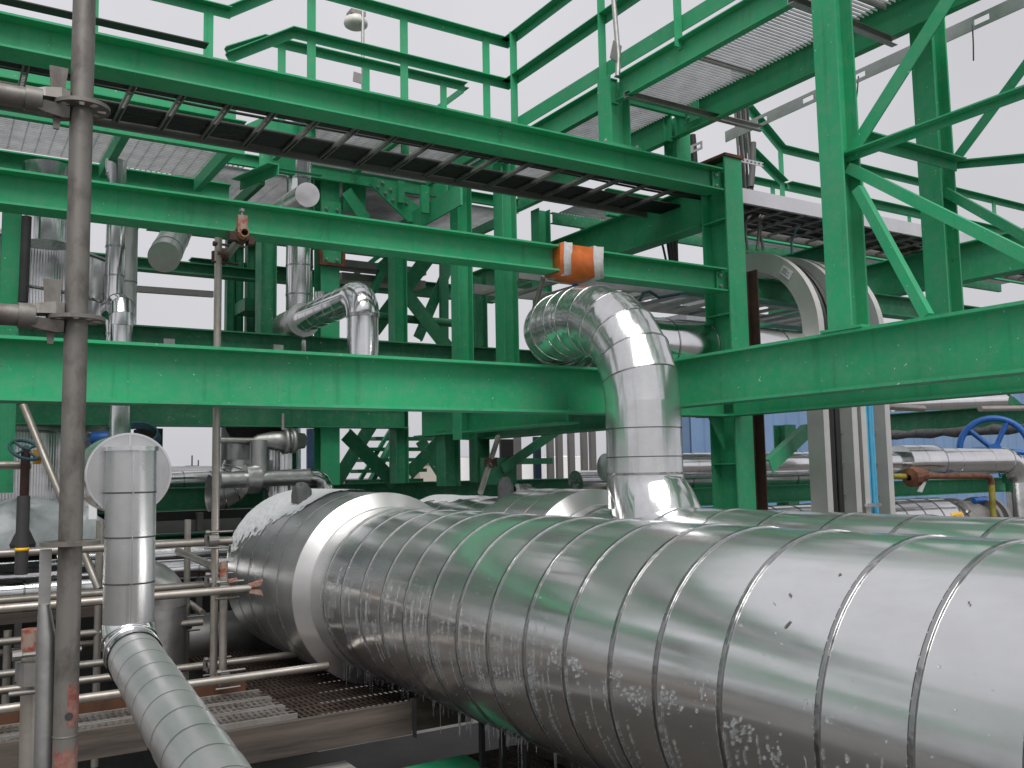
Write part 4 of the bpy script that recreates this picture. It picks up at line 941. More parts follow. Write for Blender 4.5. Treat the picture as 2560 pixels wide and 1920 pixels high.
poly_plate([(2.048, 7.550, 2.880), (2.296, 7.550, 3.043), (2.665, 7.550, 3.031), (2.554, 7.550, 2.902), (2.297, 7.550, 2.883)], 7.55, 0.012, 'plate', GREEN, gpl)
plw = thing('walkway', (2.601, 9.000, 2.871), 'small grating platform under the lower left walkway beside the capped pipe', 'walkway')
grating(1.35, 2.5, 8.75, 10.2, 3.034, 'y', 0.05, 0.016).build('grating', GRATE, plw)

# ================================================================== TANK AND PIPES AT THE BACK LEFT
tk = thing('tank', (-0.02, 10.0, -0.25), 'corrugated aluminium clad tank with conical roof at the back left', 'tank')
RT_ = 1.62; ztk = 2.001
mb = MB(); nk = 800
zs = [-0.25, ztk]
ring = lambda z: [( -0.02 + (RT_ + 0.007 * math.cos(k * math.pi)) * math.cos(2 * math.pi * k / nk), 10.0 + (RT_ + 0.007 * math.cos(k * math.pi)) * math.sin(2 * math.pi * k / nk), z) for k in range(nk)]
mb.add(ring(zs[0]) + ring(zs[1]), [(k, (k + 1) % nk, nk + (k + 1) % nk, nk + k) for k in range(nk)], False)
mb.build('corrugated_cladding', ALU2, tk)
MB().lathe((-0.02, 10.0, ztk - 0.004), (0, 0, 1), [(0, RT_ + 0.03), (0.02, RT_ + 0.03), (0.42, 0.35), (0.43, 0.0)], 64, True).build('roof_cone', ALUDIRTY, tk)
for z in (ztk - 0.40, ztk - 0.80, ztk - 1.2, ztk - 1.6):
    MB().lathe((-0.02, 10.0, z), (0, 0, 1), [(0, RT_ + 0.013), (0, RT_ + 0.018), (0.02, RT_ + 0.018), (0.02, RT_ + 0.013)], 96, True, closed=True, sharp=True).build('band', BAND, tk)
pn = thing('dark_backing_box', (0.2, 10.2, -6), 'added dark backing box in place of dark clutter beneath the corrugated tank', 'backing box')  # added backing box hides the bright ground, standing for dark clutter
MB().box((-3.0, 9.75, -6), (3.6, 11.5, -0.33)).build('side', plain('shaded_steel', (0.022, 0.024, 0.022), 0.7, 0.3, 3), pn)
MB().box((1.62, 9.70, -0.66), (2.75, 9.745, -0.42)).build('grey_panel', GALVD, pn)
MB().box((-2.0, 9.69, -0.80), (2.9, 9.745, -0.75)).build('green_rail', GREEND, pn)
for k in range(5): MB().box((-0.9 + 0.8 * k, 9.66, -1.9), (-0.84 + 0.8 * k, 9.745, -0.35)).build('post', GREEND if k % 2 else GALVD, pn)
xa = 1.224; ra = (1.293 - 1.139) * 0.47
pl_ = jpipe('insulated_pipe', (xa, 8.0, 1.05), (xa, 8.0, 2.6), ra, 0.24, 'bright upright pipe in front of the corrugated tank, offset by a double elbow', first=0.12)
xb2 = 1.206; rb_ = (1.288 - 1.122) * 0.47
zel2 = 1.345
gores([Vector((xa, 8.0, 1.10)), Vector((xa, 7.98, zel2 + 0.03)), Vector((xa + 0.01, 7.90, zel2 - 0.03)), Vector((xa + 0.02, 7.75, zel2 - 0.03))], ra * 1.0, ALU2, pl_, 'elbow', 32, 0.0)
gores([Vector((xb2 - 0.02, 7.85, zel2)), Vector((xb2 - 0.01, 7.62, zel2)), Vector((xb2, 7.53, zel2 - 0.03)), Vector((xb2, 7.50, zel2 - 0.10)), Vector((xb2, 7.5, zel2 - 0.16))], rb_ * 1.16, ALU2, pl_, 'elbow', 32, 0.0)
jacket((xb2, 7.5, -0.2), (0, 0, 1), zel2 - 0.13 + 0.2, rb_, [0.3, 0.6, 0.9], ALU2, pl_, 'lower_jacket', 32)
xd2 = 1.478
jpipe('insulated_pipe', (1.442, 8.7, 0.9), (1.442, 8.7, 2.4), 0.075, 0.5, 'narrow upright pipe beside the bright one at the tank edge', material=ALUDIRTY)
simple('downpipe', MB().tube([(0.547, 7.600, 1.957), (0.545, 7.600, 1.747), (0.541, 7.600, 1.312)], 0.035, 10), DARK, 'black downpipe in front of the corrugated tank', 'pipe')
col(0.456, 7.7, -0.08, 2.3, 0.125, 'green column at the far left edge in front of the corrugated tank', (0, 1, 0))
simple('tank_nameplate', MB().box((0.707, 7.900, 1.518), (0.803, 7.920, 1.392)), GALV, 'blank grey plate standing off the corrugated tank', 'plate')
jpipe('insulated_pipe', (1.444, 7.200, 1.665), (1.802, 8.300, 2.221), 0.115, 0.5, 'dark hanging pipe stub cut off above the sky gap', material=ALUDIRTY, first=0.2)
jpipe('insulated_pipe', (0.734, 8.2, 1.9), (0.734, 8.2, 2.547), 0.19, 0.5, 'pipe top just showing over the middle beam, left of the tall near upright', bands=False)
jpipe('insulated_pipe', (1.215, 8.02, 2.62), (1.215, 8.02, 2.502), ra * 1.08, 0.5, 'top of the bright upright pipe showing over the middle beam', bands=False)
# elbowed pipe in the middle
xm = 2.860; rm = 0.122
zme = 1.426
pm = thing('insulated_pipe', (xm, 6.75, 0.5), 'aluminium pipe with smooth round elbow dropping behind the deepest beam, left of the twin posts', 'pipe')
jacket((xm, 6.75, 0.5), (0, 0, 1), zme - 0.16 - 0.5, rm, [0.2, 0.45], ALU2, pm, 'drop_jacket', 48)
MB().lathe((xm, 6.75, zme - 0.19), (0, 0, 1), [(0, rm + 0.003), (0, rm + 0.008), (0.03, rm + 0.008), (0.03, rm + 0.003)], 40, True, closed=True, sharp=True).build('band', BAND, pm)
ee = arc((xm, 6.75 + 0.17, zme - 0.17), (0, -1, 0), (0, 0, 1), 0.17, 0, math.pi / 2, 10)
MB().tube(ee, rm + 0.008, 40, caps=False).build('elbow', ALU2, pm)
MB().tube([e + (e - Vector((xm, 6.92, zme - 0.17))).normalized() * (rm + 0.006) for e in ee], 0.004, 6).build('seam', BAND, pm)
jacket((xm, 6.92, zme), (0, 1, 0), 1.45, rm, [0.22, 0.42, 0.62, 0.82, 1.02], ALU2, pm, 'level_jacket', 48)
MB().lathe((xm, 8.12, zme), (0, 1, 0), [(0, rm), (0, rm + 0.035), (0.05, rm + 0.035), (0.05, rm)], 40, True, closed=True, sharp=True).build('collar', ALUDIRTY, pm)
xu = 2.923
pu = jpipe('insulated_pipe', (xu, 8.42, 0.9), (xu, 8.42, 3.0), 0.125, 0.28, 'bright upright pipe rising behind the middle beam, left of the round elbow', first=0.25)
MB().lathe((xm, 8.3, zme), (0, 1, 0), [(0, 0), (0, rm + 0.02), (0.3, rm + 0.02), (0.3, 0)], 40, True, sharp=True).build('tee_body', ALUDIRTY, pm)
jpipe('insulated_pipe', (2.988, 8.0, zme), (2.988, 8.0, 1.670), 0.065, 0.12, 'small capped pipe stub standing on the level leg of the elbowed pipe', bands=False)
cp = jpipe('insulated_pipe', (2.351, 6.600, 2.118), (2.430, 7.600, 2.241), 0.088, 0.6, 'pipe with a flat round white end facing the viewer above the middle beam', bands=False, material=ALUDIRTY)
MB().lathe((2.351, 6.600, 2.118), Vector((2.351, 6.600, 2.118)) - Vector((2.486, 7.600, 2.268)) * 1.0, [(0.0, 0.092), (0.006, 0.092), (0.006, 0.0)], 40, True, sharp=True).build('end_disc', ALU2, cp)
# pipes in the lower bay
xw = 2.860
jpipe('insulated_pipe', (xw, 8.75, -0.25), (xw, 8.75, 0.9), 0.185, 0.42, 'wide upright pipe in the lower bay behind the long beam', first=0.3)
jpipe('insulated_pipe', (2.475, 8.9, -0.1), (2.475, 8.9, 0.9), 0.15, 0.3, 'upright pipe with ribbed wrap left of the wide upright one', material=ALUDIRTY, bands=False)
gores(arc((2.475 - 0.30, 8.7, 0.16), (1, 0, 0), (0, 0, -1), 0.30, 0, math.pi / 2, 5), 0.165, ALUDIRTY, thing('insulated_pipe', (1.8, 8.7, 0), 'ribbed pipe elbow turning left at the foot of the wrapped upright pipe', 'pipe'), 'elbow', 32, 0.01)
lp = thing('insulated_pipe', (2.972, 8.200, -0.028), 'low level pipe with collar and elbow in front of the wide upright pipe', 'pipe')
q0, q1 = Vector((2.139, 8.200, -0.021)), Vector((2.941, 8.200, -0.008))
dq2 = (q1 - q0).normalized(); ln2 = (q1 - q0).length
jacket(q0, dq2, ln2, 0.072, [t_ for t_ in (0.15, 0.3, 0.45, 0.6, 0.75, 0.9, 1.05, 1.2) if t_ < ln2 - 0.05], ALUDIRTY, lp, 'jacket', 32)
MB().lathe(q0 + dq2 * (ln2 * 0.27), dq2, [(0, 0.0), (0, 0.13), (0.12, 0.13), (0.12, 0.0)], 40, True, sharp=True).build('collar', ALUDIRTY, lp)
MB().tube([q1, q1 + Vector((0.06, 0, -0.005)), q1 + Vector((0.12, 0, -0.04)), q1 + Vector((0.15, 0, -0.10)), q1 + Vector((0.155, 0, -0.30))], 0.078, 24).build('elbow', ALU2, lp)
MB().tube([q0 + dq2 * (ln2 * 0.42) , q0 + dq2 * (ln2 * 0.42) + Vector((0, 0, 0.34))], 0.075, 24).build('stub', ALUDIRTY, lp)
vl = thing('valve', (2.539, 8.300, 0.303), 'grey lever valve with long horizontal stem by the tall thin pole', 'valve')
v0, v1 = Vector((2.162, 8.300, 0.330)), Vector((2.470, 8.300, 0.324))
MB().tube([v0, v1], 0.028, 12).build('stem', GALV, vl)
MB().lathe(v1, (1, 0, 0), [(-0.02, 0.03), (0.02, 0.055), (0.16, 0.085), (0.26, 0.09), (0.26, 0.12), (0.30, 0.12), (0.30, 0.09), (0.33, 0.09), (0.33, 0.115), (0.37, 0.115), (0.37, 0.08), (0.46, 0.07), (0.5, 0.0)], 24, True).build('body', GALV, vl)
MB().tube([v1 + Vector((0.26, 0, 0.1)), v1 + Vector((0.26, 0, 0.25))], 0.02, 8).build('spindle', GALV, vl)
simple('insulation_lump', MB().lathe((2.640, 8.700, 0.461), (1, 0, 0), [(-0.32, 0.02), (-0.25, 0.13), (0, 0.17), (0.2, 0.13), (0.28, 0.02)], 16, True), DARK, 'dark lagging lump under the long beam above the lever valve', 'insulation')
simple('blue_pipe', MB().tube([(3.476, 9.600, 0.505), (3.477, 9.600, 0.025)], 0.06, 12), plain('slate_blue_paint', (0.10, 0.17, 0.33), 0.5), 'slate blue upright pipe at the right of the wide upright pipe', 'pipe')
jpipe('insulated_pipe', (1.909, 9.400, -0.033), (2.530, 9.400, -0.020), 0.095, 0.26, 'bright level pipe behind the tall thin pole, under the utility poles')
tube_x(2.010, 2.445, 9.7, 0.048, 'pale plain pipe lying just above the bright level pipe', 0.075, GALVW)
# bright level pipes at lower left, seen between the scaffold tubes
for i, (yy, zz, rr_, lb) in enumerate((
        (7.9, -0.707, 0.115, 'pale wide level pipe at lower left behind the scaffold tubes'),
        (7.4, -0.772, 0.085, 'mirror bright level pipe at lower left, lower of the pair'),
        (8.5, -0.666, 0.10, 'bright level pipe left of the domed end, second from top'),
        (9.3, -0.595, 0.055, 'grey level pipe left of the domed end, topmost'),
        (7.7, -0.717, 0.08, 'bright level pipe left of the domed end, third from top'))):
    jpipe('insulated_pipe', (-2.0 if i < 2 or i == 3 else 0.9, yy, zz), (1.15 if i < 2 else 2.6, yy, zz), rr_, 0.55, lb, material=ALU2, bands=(i != 0))
ev = thing('insulated_pipe', (1.467, 7.000, -1.278), 'upright pipe with round dull elbow just behind the flat topped riser', 'pipe')
xe2 = 1.469; ze2 = -0.786
MB().tube(arc((xe2 - 0.22, 7.0, ze2 - 0.12), (1, 0, 0), (0, 0, 1), 0.20, 0, math.pi / 2, 8), 0.155, 32).build('elbow', ALUDIRTY, ev)
jacket((xe2 - 0.02, 7.0, -1.8), (0, 0, 1), ze2 - 0.12 + 1.8, 0.15, [0.5, 0.9], ALUDIRTY, ev, 'jacket', 40)
SHADEPIPE = metal('shaded_aluminium', (0.30, 0.30, 0.295), 0.35, 0.5, wav=0.12, wscale=5, detail=4)  # darker aluminium: the shade under the domed end is put into the colour
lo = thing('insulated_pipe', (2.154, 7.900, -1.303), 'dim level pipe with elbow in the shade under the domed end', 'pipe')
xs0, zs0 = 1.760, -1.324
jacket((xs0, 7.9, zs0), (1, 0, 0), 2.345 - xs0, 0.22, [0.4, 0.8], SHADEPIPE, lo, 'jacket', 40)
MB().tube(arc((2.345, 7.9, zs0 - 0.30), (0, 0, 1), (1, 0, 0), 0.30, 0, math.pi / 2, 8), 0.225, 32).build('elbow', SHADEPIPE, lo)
# handwheel valve, teal hose, black stem, sheeting at far left
hw = thing('valve', (0.559, 7.300, 0.218), 'handwheel valve with teal rim at the left edge behind the near upright', 'valve')
hc = Vector((0.564, 7.300, 0.218)); hR = 0.105
def wheel(center, axis, R, tr, parent, material, nsp=3, name='handwheel'):
    ax = Vector(axis).normalized(); a = ax.cross(Vector((0, 0, 1))); a.normalize(); b_ = ax.cross(a)
    pts = [center + a * (R * math.cos(2 * math.pi * k / 40)) + b_ * (R * math.sin(2 * math.pi * k / 40)) for k in range(41)]
    mb = MB().tube(pts, tr, 10, caps=False)
    for k in range(nsp):
        q = 2 * math.pi * k / nsp + 0.5
        mb.tube([center, center + (a * math.cos(q) + b_ * math.sin(q)) * R], tr * 0.8, 8)
    mb.tube([center - ax * tr * 2, center + ax * tr * 2], tr * 2, 12)
    return mb.build(name, material, parent)
wheel(hc, (0.25, -0.6, 0.75), hR, 0.012, hw, TEAL, 4)
MB().tube([hc, hc + Vector((0, 0.02, -0.55))], 0.03, 10).build('stem', DARKRUST, hw)
MB().box(hc + Vector((0.045, -0.02, -0.10)), hc + Vector((0.10, 0.01, 0.0))).build('tag', plain('orange_tag', (0.45, 0.22, 0.02), 0.6), hw)
MB().lathe(hc + Vector((0, 0.03, -0.75)), (0, 0, 1), [(0, 0.03), (0.02, 0.075), (0.10, 0.085), (0.18, 0.05), (0.22, 0.03)], 20, False).build('body', DARK, hw)
simple('steel_rod', MB().tube([(0.399, 5.200, -0.072), (0.398, 5.200, -0.456)], 0.030, 12), DARK, 'black upright stem with yellow ring at the left edge behind the scaffold tubes', 'rod')
simple('ring_mark', MB().lathe((0.399, 5.200, -0.333), (0, 0, 1), [(-0.008, 0.0305), (-0.008, 0.032), (0.008, 0.032), (0.008, 0.0305)], 14, True, closed=True), YELLOW, 'yellow ring round the black upright stem', 'ring')
hs_ = MB()
for k in range(3):
    cq = Vector((1.429, 8.000, 0.375)); hs_.tube([cq + Vector((0.15 * math.cos(a * 0.33) * (1 + 0.1 * k), 0.03 * k, 0.085 * math.sin(a * 0.33) - 0.02 * k)) for a in range(20)], 0.012, 6)
simple('hose', hs_, TEAL, 'coiled teal hose hanging under the long beam above the round drum', 'hose')
simple('equipment_cabinet', MB().box((1.566, 8.700, 0.449), (1.761, 9.000, 0.165)), DARK, 'dark cabinet edge beside the coiled teal hose', 'cabinet')
simple('valve_actuator', MB().lathe((1.225, 8.200, 0.338), (1, 0, 0), [(-0.13, 0.0), (-0.12, 0.05), (0.1, 0.07), (0.15, 0.0)], 12, True), BLUE, 'blue valve actuator half hidden behind the round drum', 'actuator')
simple('light_strip', MB().box((1.177, 9.000, 0.412), (1.232, 9.020, 0.337)), DARK, 'small dark vent on the grey cladding left of the round drum', 'vent')
def lump(name, at, sx_, sy_, sz_, material, label, cat, seed, kind=None, pw=1.0):
    rnd = random.Random(seed); mb = MB(); nu, nv = 20, 10; ph = [rnd.uniform(0, 6) for _ in range(6)]; vs = []; fs = []
    for j in range(nv + 1):
        v = j / nv * math.pi / 2
        for i in range(nu):
            u = i / nu * 2 * math.pi
            w = 1 + 0.16 * math.sin(3 * u + ph[0]) + 0.10 * math.sin(5 * u + ph[1] + 3 * v) + 0.07 * math.sin(9 * u + ph[2])
            cv = math.cos(v) ** pw; sv = math.sin(v) ** (pw if pw < 1 else 1)
            vs.append((at[0] + sx_ * w * math.cos(u) * cv, at[1] + sy_ * w * math.sin(u) * cv, at[2] + sz_ * sv * (1 + 0.12 * math.sin(3 * u + ph[3]) * sv)))
    for j in range(nv):
        for i in range(nu): fs.append((j * nu + i, j * nu + (i + 1) % nu, (j + 1) * nu + (i + 1) % nu, (j + 1) * nu + i))
    mb.add(vs, fs, True)
    return tag(mb.build(name, material), label, cat, kind=kind)
lump('plastic_sheeting', (0.568, 7.600, -0.492), 0.52, 0.3, 0.34, PLASTIC, 'crumpled clear plastic sheeting heaped at the left edge', 'plastic sheet', 4)
lump('plastic_sheeting', (0.973, 7.400, -0.434), 0.14, 0.1, 0.22, PLASTIC, 'small crumpled plastic bundle just right of the near upright', 'plastic sheet', 5)
lump('wrapped_valve', (3.881, 6.300, -0.220), 0.056, 0.056, 0.165, GREYW, 'grey cloth wrapped valve standing on the second pipe end', 'wrapped valve', 6, pw=0.45)
vv = Vector((3.963, 6.300, -0.140))
simple('hose_coupling', MB().lathe(vv, (1, 0, -0.1), [(0, 0.03), (0.02, 0.05), (0.05, 0.05), (0.05, 0.035), (0.09, 0.035), (0.09, 0.055), (0.14, 0.055), (0.14, 0.03), (0.2, 0.03)], 16, False), GALV, 'small grey flanged coupling beside the cloth wrapped valve', 'coupling')
lump('wrapped_valve', (2.310, 6.600, -0.194), 0.066, 0.066, 0.135, GREYW, 'dark cloth wrapped stub on the domed snowy pipe end', 'wrapped valve', 8, pw=0.5)
simple('tag', MB().box((0.670, 5.000, -0.114), (0.707, 5.004, -0.192)), PAPER, 'white paper tag tied beside the flat topped riser', 'tag')

# dark trays and conduits in the sky gap right of the twin posts
for i, (px, lb) in enumerate(((1140, 'grey upright conduit behind the leaning tube, nearest it'), (1500, 'first grey upright post of the row left of the segmented bend'), (1570, 'second grey upright post of the row left of the segmented bend'), (1630, 'third grey upright post of the row left of the segmented bend'), (1300, 'grey upright post behind the thin dark brace'), (1420, 'grey upright post beside the thin dark brace top'))):
    x_ = (6.685, 7.570, 7.793, 7.942, 7.216, 7.367)[i]
    simple('conduit', MB().box((x_ - 0.045, 10.5, -0.1), (x_ + 0.045, 10.56, 0.85)), GALVD, lb, 'conduit')
simple('cable_tray', MB().box((6.654, 10.900, 0.455), (6.867, 10.950, -0.146)), CABLE, 'dark upright cable tray behind the leaning tube', 'cable tray')
simple('cable_tray', MB().box((7.207, 10.900, 0.490), (7.316, 10.950, -0.156)), plain('navy_panel', (0.015, 0.03, 0.06), 0.5), 'narrow dark blue upright tray behind the thin dark brace', 'cable tray')

# ================================================================== RIGHT HAND SIDE
def vtray(x, label_side):
    """one side rail of a ladder that comes level from behind and turns straight down"""
    cy, cz, Ro, Ri = 6.52, 1.27, 0.875, 0.685
    w = 0.075; mb = MB(); n_ = 16; vs = []; fs = []
    prof = []
    for i in range(n_ + 1):
        a_ = math.pi / 2 * i / n_
        prof.append((cy - math.sin(a_) * 1.0, cz + math.cos(a_)))
    def section(i):
        a_ = math.pi / 2 * i / n_; s_, c_ = math.sin(a_), math.cos(a_)
        return [(x, cy - s_ * Ri, cz + c_ * Ri), (x, cy - s_ * Ro, cz + c_ * Ro), (x + w, cy - s_ * Ro, cz + c_ * Ro), (x + w, cy - s_ * (Ro - 0.006), cz + c_ * (Ro - 0.006)),
                (x + 0.006, cy - s_ * (Ro - 0.006), cz + c_ * (Ro - 0.006)), (x + 0.006, cy - s_ * (Ri + 0.006), cz + c_ * (Ri + 0.006)), (x + w, cy - s_ * (Ri + 0.006), cz + c_ * (Ri + 0.006)), (x + w, cy - s_ * Ri, cz + c_ * Ri)]
    secs = [[(p[0], p[1] + 1.9, p[2]) for p in section(0)]] + [section(i) for i in range(n_ + 1)] + [[(p[0], p[1], p[2] - 3.6) for p in section(n_)]]
    for sct in secs: vs += sct
    k = 8
    for i in range(len(secs) - 1):
        for j in range(k): fs.append((i * k + j, i * k + (j + 1) % k, (i + 1) * k + (j + 1) % k, (i + 1) * k + j))
    return mb.add(vs, fs)
TRAY = metal('tray_aluminium', (0.62, 0.62, 0.60), 0.42, 0.55, metallic=0.6, wav=0.05, wscale=10, stain=(0.5, 0.5, 0.48), stain_amt=0.4)
ut1 = thing('cable_ladder', (7.1, 5.75, -2.3), 'left of two curved cable ladders turning straight down, carrying black cables', 'cable ladder')
vtray(6.90, 0).build('side_rail', TRAY, ut1); vtray(7.30, 0).build('side_rail', TRAY, ut1)
ut2 = thing('cable_ladder', (7.6, 5.75, -2.3), 'right of two curved cable ladders turning straight down, carrying pale blue cables', 'cable ladder')
vtray(7.43, 0).build('side_rail', TRAY, ut2); vtray(7.79, 0).build('side_rail', TRAY, ut2)
for z in (-0.9, -0.6, -0.3, 0.0, 0.3, 0.6, 0.9):
    MB().box((6.91, 5.76, z), (7.30, 5.79, z + 0.03)).build('rung', GALVD, ut1)
    MB().box((7.44, 5.76, z), (7.79, 5.79, z + 0.03)).build('rung', GALVD, ut2)
def bent(x, off):
    cy, cz, R_ = 6.52, 1.27, 0.80 + off
    return [(x, 8.2, cz + R_)] + [(x, cy - math.sin(math.pi / 2 * i / 12) * R_, cz + math.cos(math.pi / 2 * i / 12) * R_) for i in range(13)] + [(x, cy - R_, -2.2)]
for k in range(5):
    run('cable', bent(6.99 + k * 0.047, 0.01 + 0.012 * (k % 2)), 0.020, CABLE, 'black cable bending down in the left curved ladder', 'cable', 'black cables in the left curved ladder', 10)
for k in range(3):
    run('cable', bent(7.555 + k * 0.045, 0.03 + 0.008 * (k % 2)), 0.019, CYAN, 'pale blue cable running down in the right curved ladder', 'cable', 'pale blue cables in the right curved ladder', 10)
tg = MB(); tg.box((7.394, 5.600, -0.355), (7.603, 5.630, -0.385))
simple('cable_cleat', tg, ALU2, 'shiny cleat holding the pale blue cables', 'cleat')
stk = thing('label', (6.894, 6.1, 1.95), 'small white printed sticker on the curved side of the left cable ladder', 'label')
pA_, pB_, pC_, pD_ = (6.893, 6.024, 1.930), (6.893, 5.910, 1.842), (6.893, 5.964, 1.774), (6.893, 6.077, 1.871)
MB().add([pA_, pB_, pC_, pD_] + [(p[0] + 0.003, p[1], p[2]) for p in (pA_, pB_, pC_, pD_)], [(0, 3, 2, 1), (4, 5, 6, 7), (0, 1, 5, 4), (1, 2, 6, 5), (2, 3, 7, 6), (3, 0, 4, 7)]).build('paper', PAPER, stk)
A_, B_, D_ = Vector(pA_), Vector(pB_), Vector(pD_)
for i_ in range(4):
    v0 = 0.2 + 0.18 * i_
    s0 = A_.lerp(D_, v0) ; s1 = s0 + (B_ - A_) * (0.55 + 0.25 * (i_ % 2)) ; s0 = s0 + (B_ - A_) * 0.12
    MB().bar(s0 + Vector((-0.0005, 0, 0)), s1 + Vector((-0.0005, 0, 0)), 0.001, 0.008, (D_ - A_)).build('text_line', plain('faded_print', (0.25, 0.26, 0.28), 0.7) if i_ == 0 else bpy.data.materials['faded_print'], stk)
simple('rusty_angle', MB().prism(L_prof(0.11, 0.11, 0.010), (5.96, 5.60, -2.0), (5.96, 5.60, 1.69), (0, 1, 0)), DARKRUST, 'dark rusty angle post right behind the bolted column', 'post')
# long pipe with reducer, elbow, beams, wheel and building beyond
lpz = 0.025; LPY = 6.45
lg = thing('insulated_pipe', (9.0, LPY, lpz), 'level pipe with a fat sleeve and an elbow at the right edge', 'pipe')
jacket((5.0, LPY, lpz), (1, 0, 0), 4.2, 0.120, [0.5 * k for k in range(1, 9)], ALU2, lg, 'thin_jacket', 40)
xs1, xs2, xs3 = 9.101, 9.720, 11.142
jacket((xs1, LPY, lpz), (1, 0, 0), xs2 - xs1, 0.19, [(xs2 - xs1) * 0.45], ALU2, lg, 'sleeve', 48)
MB().lathe((xs2, LPY, lpz), (1, 0, 0), [(0, 0.193), (0.02, 0.188), (0.06, 0.156)], 48, True).build('sleeve_end', ALU2, lg)
jacket((xs2 + 0.02, LPY, lpz), (1, 0, 0), xs3 - xs2, 0.152, [0.35, 1.0], ALU2, lg, 'wide_jacket', 48)
MB().tube(arc((xs3, LPY, lpz - 0.26), (0, 0, 1), (1, 0, 0), 0.26, 0, math.pi / 2, 8), 0.160, 40).build('elbow', ALU2, lg)
jacket((xs3 + 0.26, LPY, -2.0), (0, 0, 1), 1.78 + lpz, 0.130, [0.5, 1.0, 1.5], ALU2, lg, 'drop_jacket', 40)
jpipe('insulated_pipe', (5.0, 6.9, -0.115), (8.4, 6.9, -0.115), 0.115, 0.5, 'level pipe just below the one with the fat sleeve, left of the curved ladders')
lw = jpipe('insulated_pipe', (6.0, 6.30, -0.685), (9.503, 6.30, -0.685), 0.315, 0.30, 'wide banded pipe with yellow label below the green beam at the right', material=ALU2)
xv = 9.503
MB().lathe((xv, 6.30, -0.685), (1, 0, 0), [(0, 0.315), (0.05, 0.31), (0.20, 0.24), (0.24, 0.24)], 40, True).build('end_cone', ALU2, lw)
vb = thing('valve', (xv + 0.5, 6.3, -0.9), 'dark flanged valve at the end of the wide banded pipe at the right edge', 'valve')
MB().lathe((xv + 0.25, 6.30, -0.685), (1, 0, 0), [(0, 0.0), (0, 0.30), (0.06, 0.30), (0.06, 0.22), (0.35, 0.26), (0.5, 0.22), (0.5, 0.30), (0.56, 0.30), (0.56, 0.23), (0.66, 0.23), (0.66, 0.30), (0.72, 0.30), (0.72, 0.0)], 36, False).build('body', GALVD, vb)
for k in range(10):
    a_ = 2 * math.pi * k / 10
    MB().tube([(xv + 0.22, 6.3 + 0.27 * math.cos(a_), -0.685 + 0.27 * math.sin(a_)), (xv + 0.34, 6.3 + 0.27 * math.cos(a_), -0.685 + 0.27 * math.sin(a_))], 0.016, 6).build('stud', GALV, vb)
MB().tube([(xv + 0.55, 6.2, -0.42), (xv + 0.95, 6.2, -0.42)], 0.03, 8).build('blue_handle', BLUE, vb)
# the yellow label with its arrow and letters
lab = thing('label', (8.9, 5.98, -0.6), 'yellow pipe marker with black arrow and lettering on the wide banded pipe', 'label')
ang0, ang1 = math.radians(14), math.radians(30); R_ = 0.3185
def onp(x_, a_, r_=R_): return (x_, 6.30 - r_ * math.cos(a_), -0.685 + r_ * math.sin(a_))
xl0, xl1 = 9.327, 9.538
MB().add([onp(xl0 + (xl1 - xl0) * i / 1, ang0 + (ang1 - ang0) * j / 6) for j in range(7) for i in range(2)], [(2 * j, 2 * j + 1, 2 * j + 3, 2 * j + 2) for j in range(6)], True).build('plate', YELLOW, lab)
def lmark(poly, name):
    am = (ang0 + ang1) / 2; hh = (ang1 - ang0) * 0.9; ww = xl1 - xl0
    return MB().add([onp(xl0 + ww * u, am + hh * (v - 0.5), R_ + 0.0015) for u, v in poly], [tuple(range(len(poly)))]).build(name, CABLE, lab)
lmark([(0.10, 0.5), (0.22, 0.72), (0.22, 0.6), (0.36, 0.6), (0.36, 0.4), (0.22, 0.4), (0.22, 0.28)], 'arrow')
FADED = plain('faded_brown_print', (0.35, 0.17, 0.01), 0.6)
def letter(u0, strokes):
    am = (ang0 + ang1) / 2; hh = (ang1 - ang0) * 0.9; ww = xl1 - xl0; mb = MB()
    for (a0_, b0_, a1_, b1_) in strokes:
        du, dv = a1_ - a0_, b1_ - b0_; ln_ = math.hypot(du, dv); nx_, ny_ = -dv / ln_ * 0.09, du / ln_ * 0.09
        q = [(a0_ + nx_, b0_ + ny_), (a0_ - nx_, b0_ - ny_), (a1_ - nx_, b1_ - ny_), (a1_ + nx_, b1_ + ny_)]
        mb.add([onp(xl0 + ww * (u0 + 0.11 * u), am + hh * (0.28 + 0.44 * v - 0.5), R_ + 0.0015) for u, v in q], [(0, 1, 2, 3)])
    mb.build('letter', FADED, lab)
letter(0.42, [(0, 1, 1, 1), (0.5, 0, 0.5, 1)])
letter(0.55, [(0, 0, 0, 1), (0, 1, 0.9, 1), (0.9, 1, 0.9, 0.5), (0.9, 0.5, 0, 0.5), (0.4, 0.5, 1, 0)])
letter(0.68, [(0, 0, 0.5, 1), (0.5, 1, 1, 0), (0.25, 0.4, 0.75, 0.4)])
letter(0.81, [(1, 0.9, 0.1, 1), (0.1, 1, 0.1, 0), (0.1, 0, 1, 0), (1, 0, 1, 0.5), (1, 0.5, 0.5, 0.5)])
beam_x('steel_beam', 5.9, 12.0, 6.65, -0.362, -0.185, 0.2, 'low green cross beam behind the curved ladders at the right')
beam_y('steel_beam', 6.0, 9.6, 13.0, 0.522, 0.815, 0.22, 'dark green beam at the right edge above the blue handwheel', material=GREEND)
simple('lagged_pipe', MB().tube([(12.95, 9.4 - 0.2 * k, 0.47 + 0.012 * math.sin(3 * k)) for k in range(18)], [0.068 + 0.014 * math.sin(2.2 * k) for k in range(18)], 14), plain('grey_lagging', (0.10, 0.10, 0.105), 0.8, 0.3, 14, bmp=0.8, bscale=20), 'lumpy grey lagged pipe beneath the dark beam at the right edge', 'pipe')
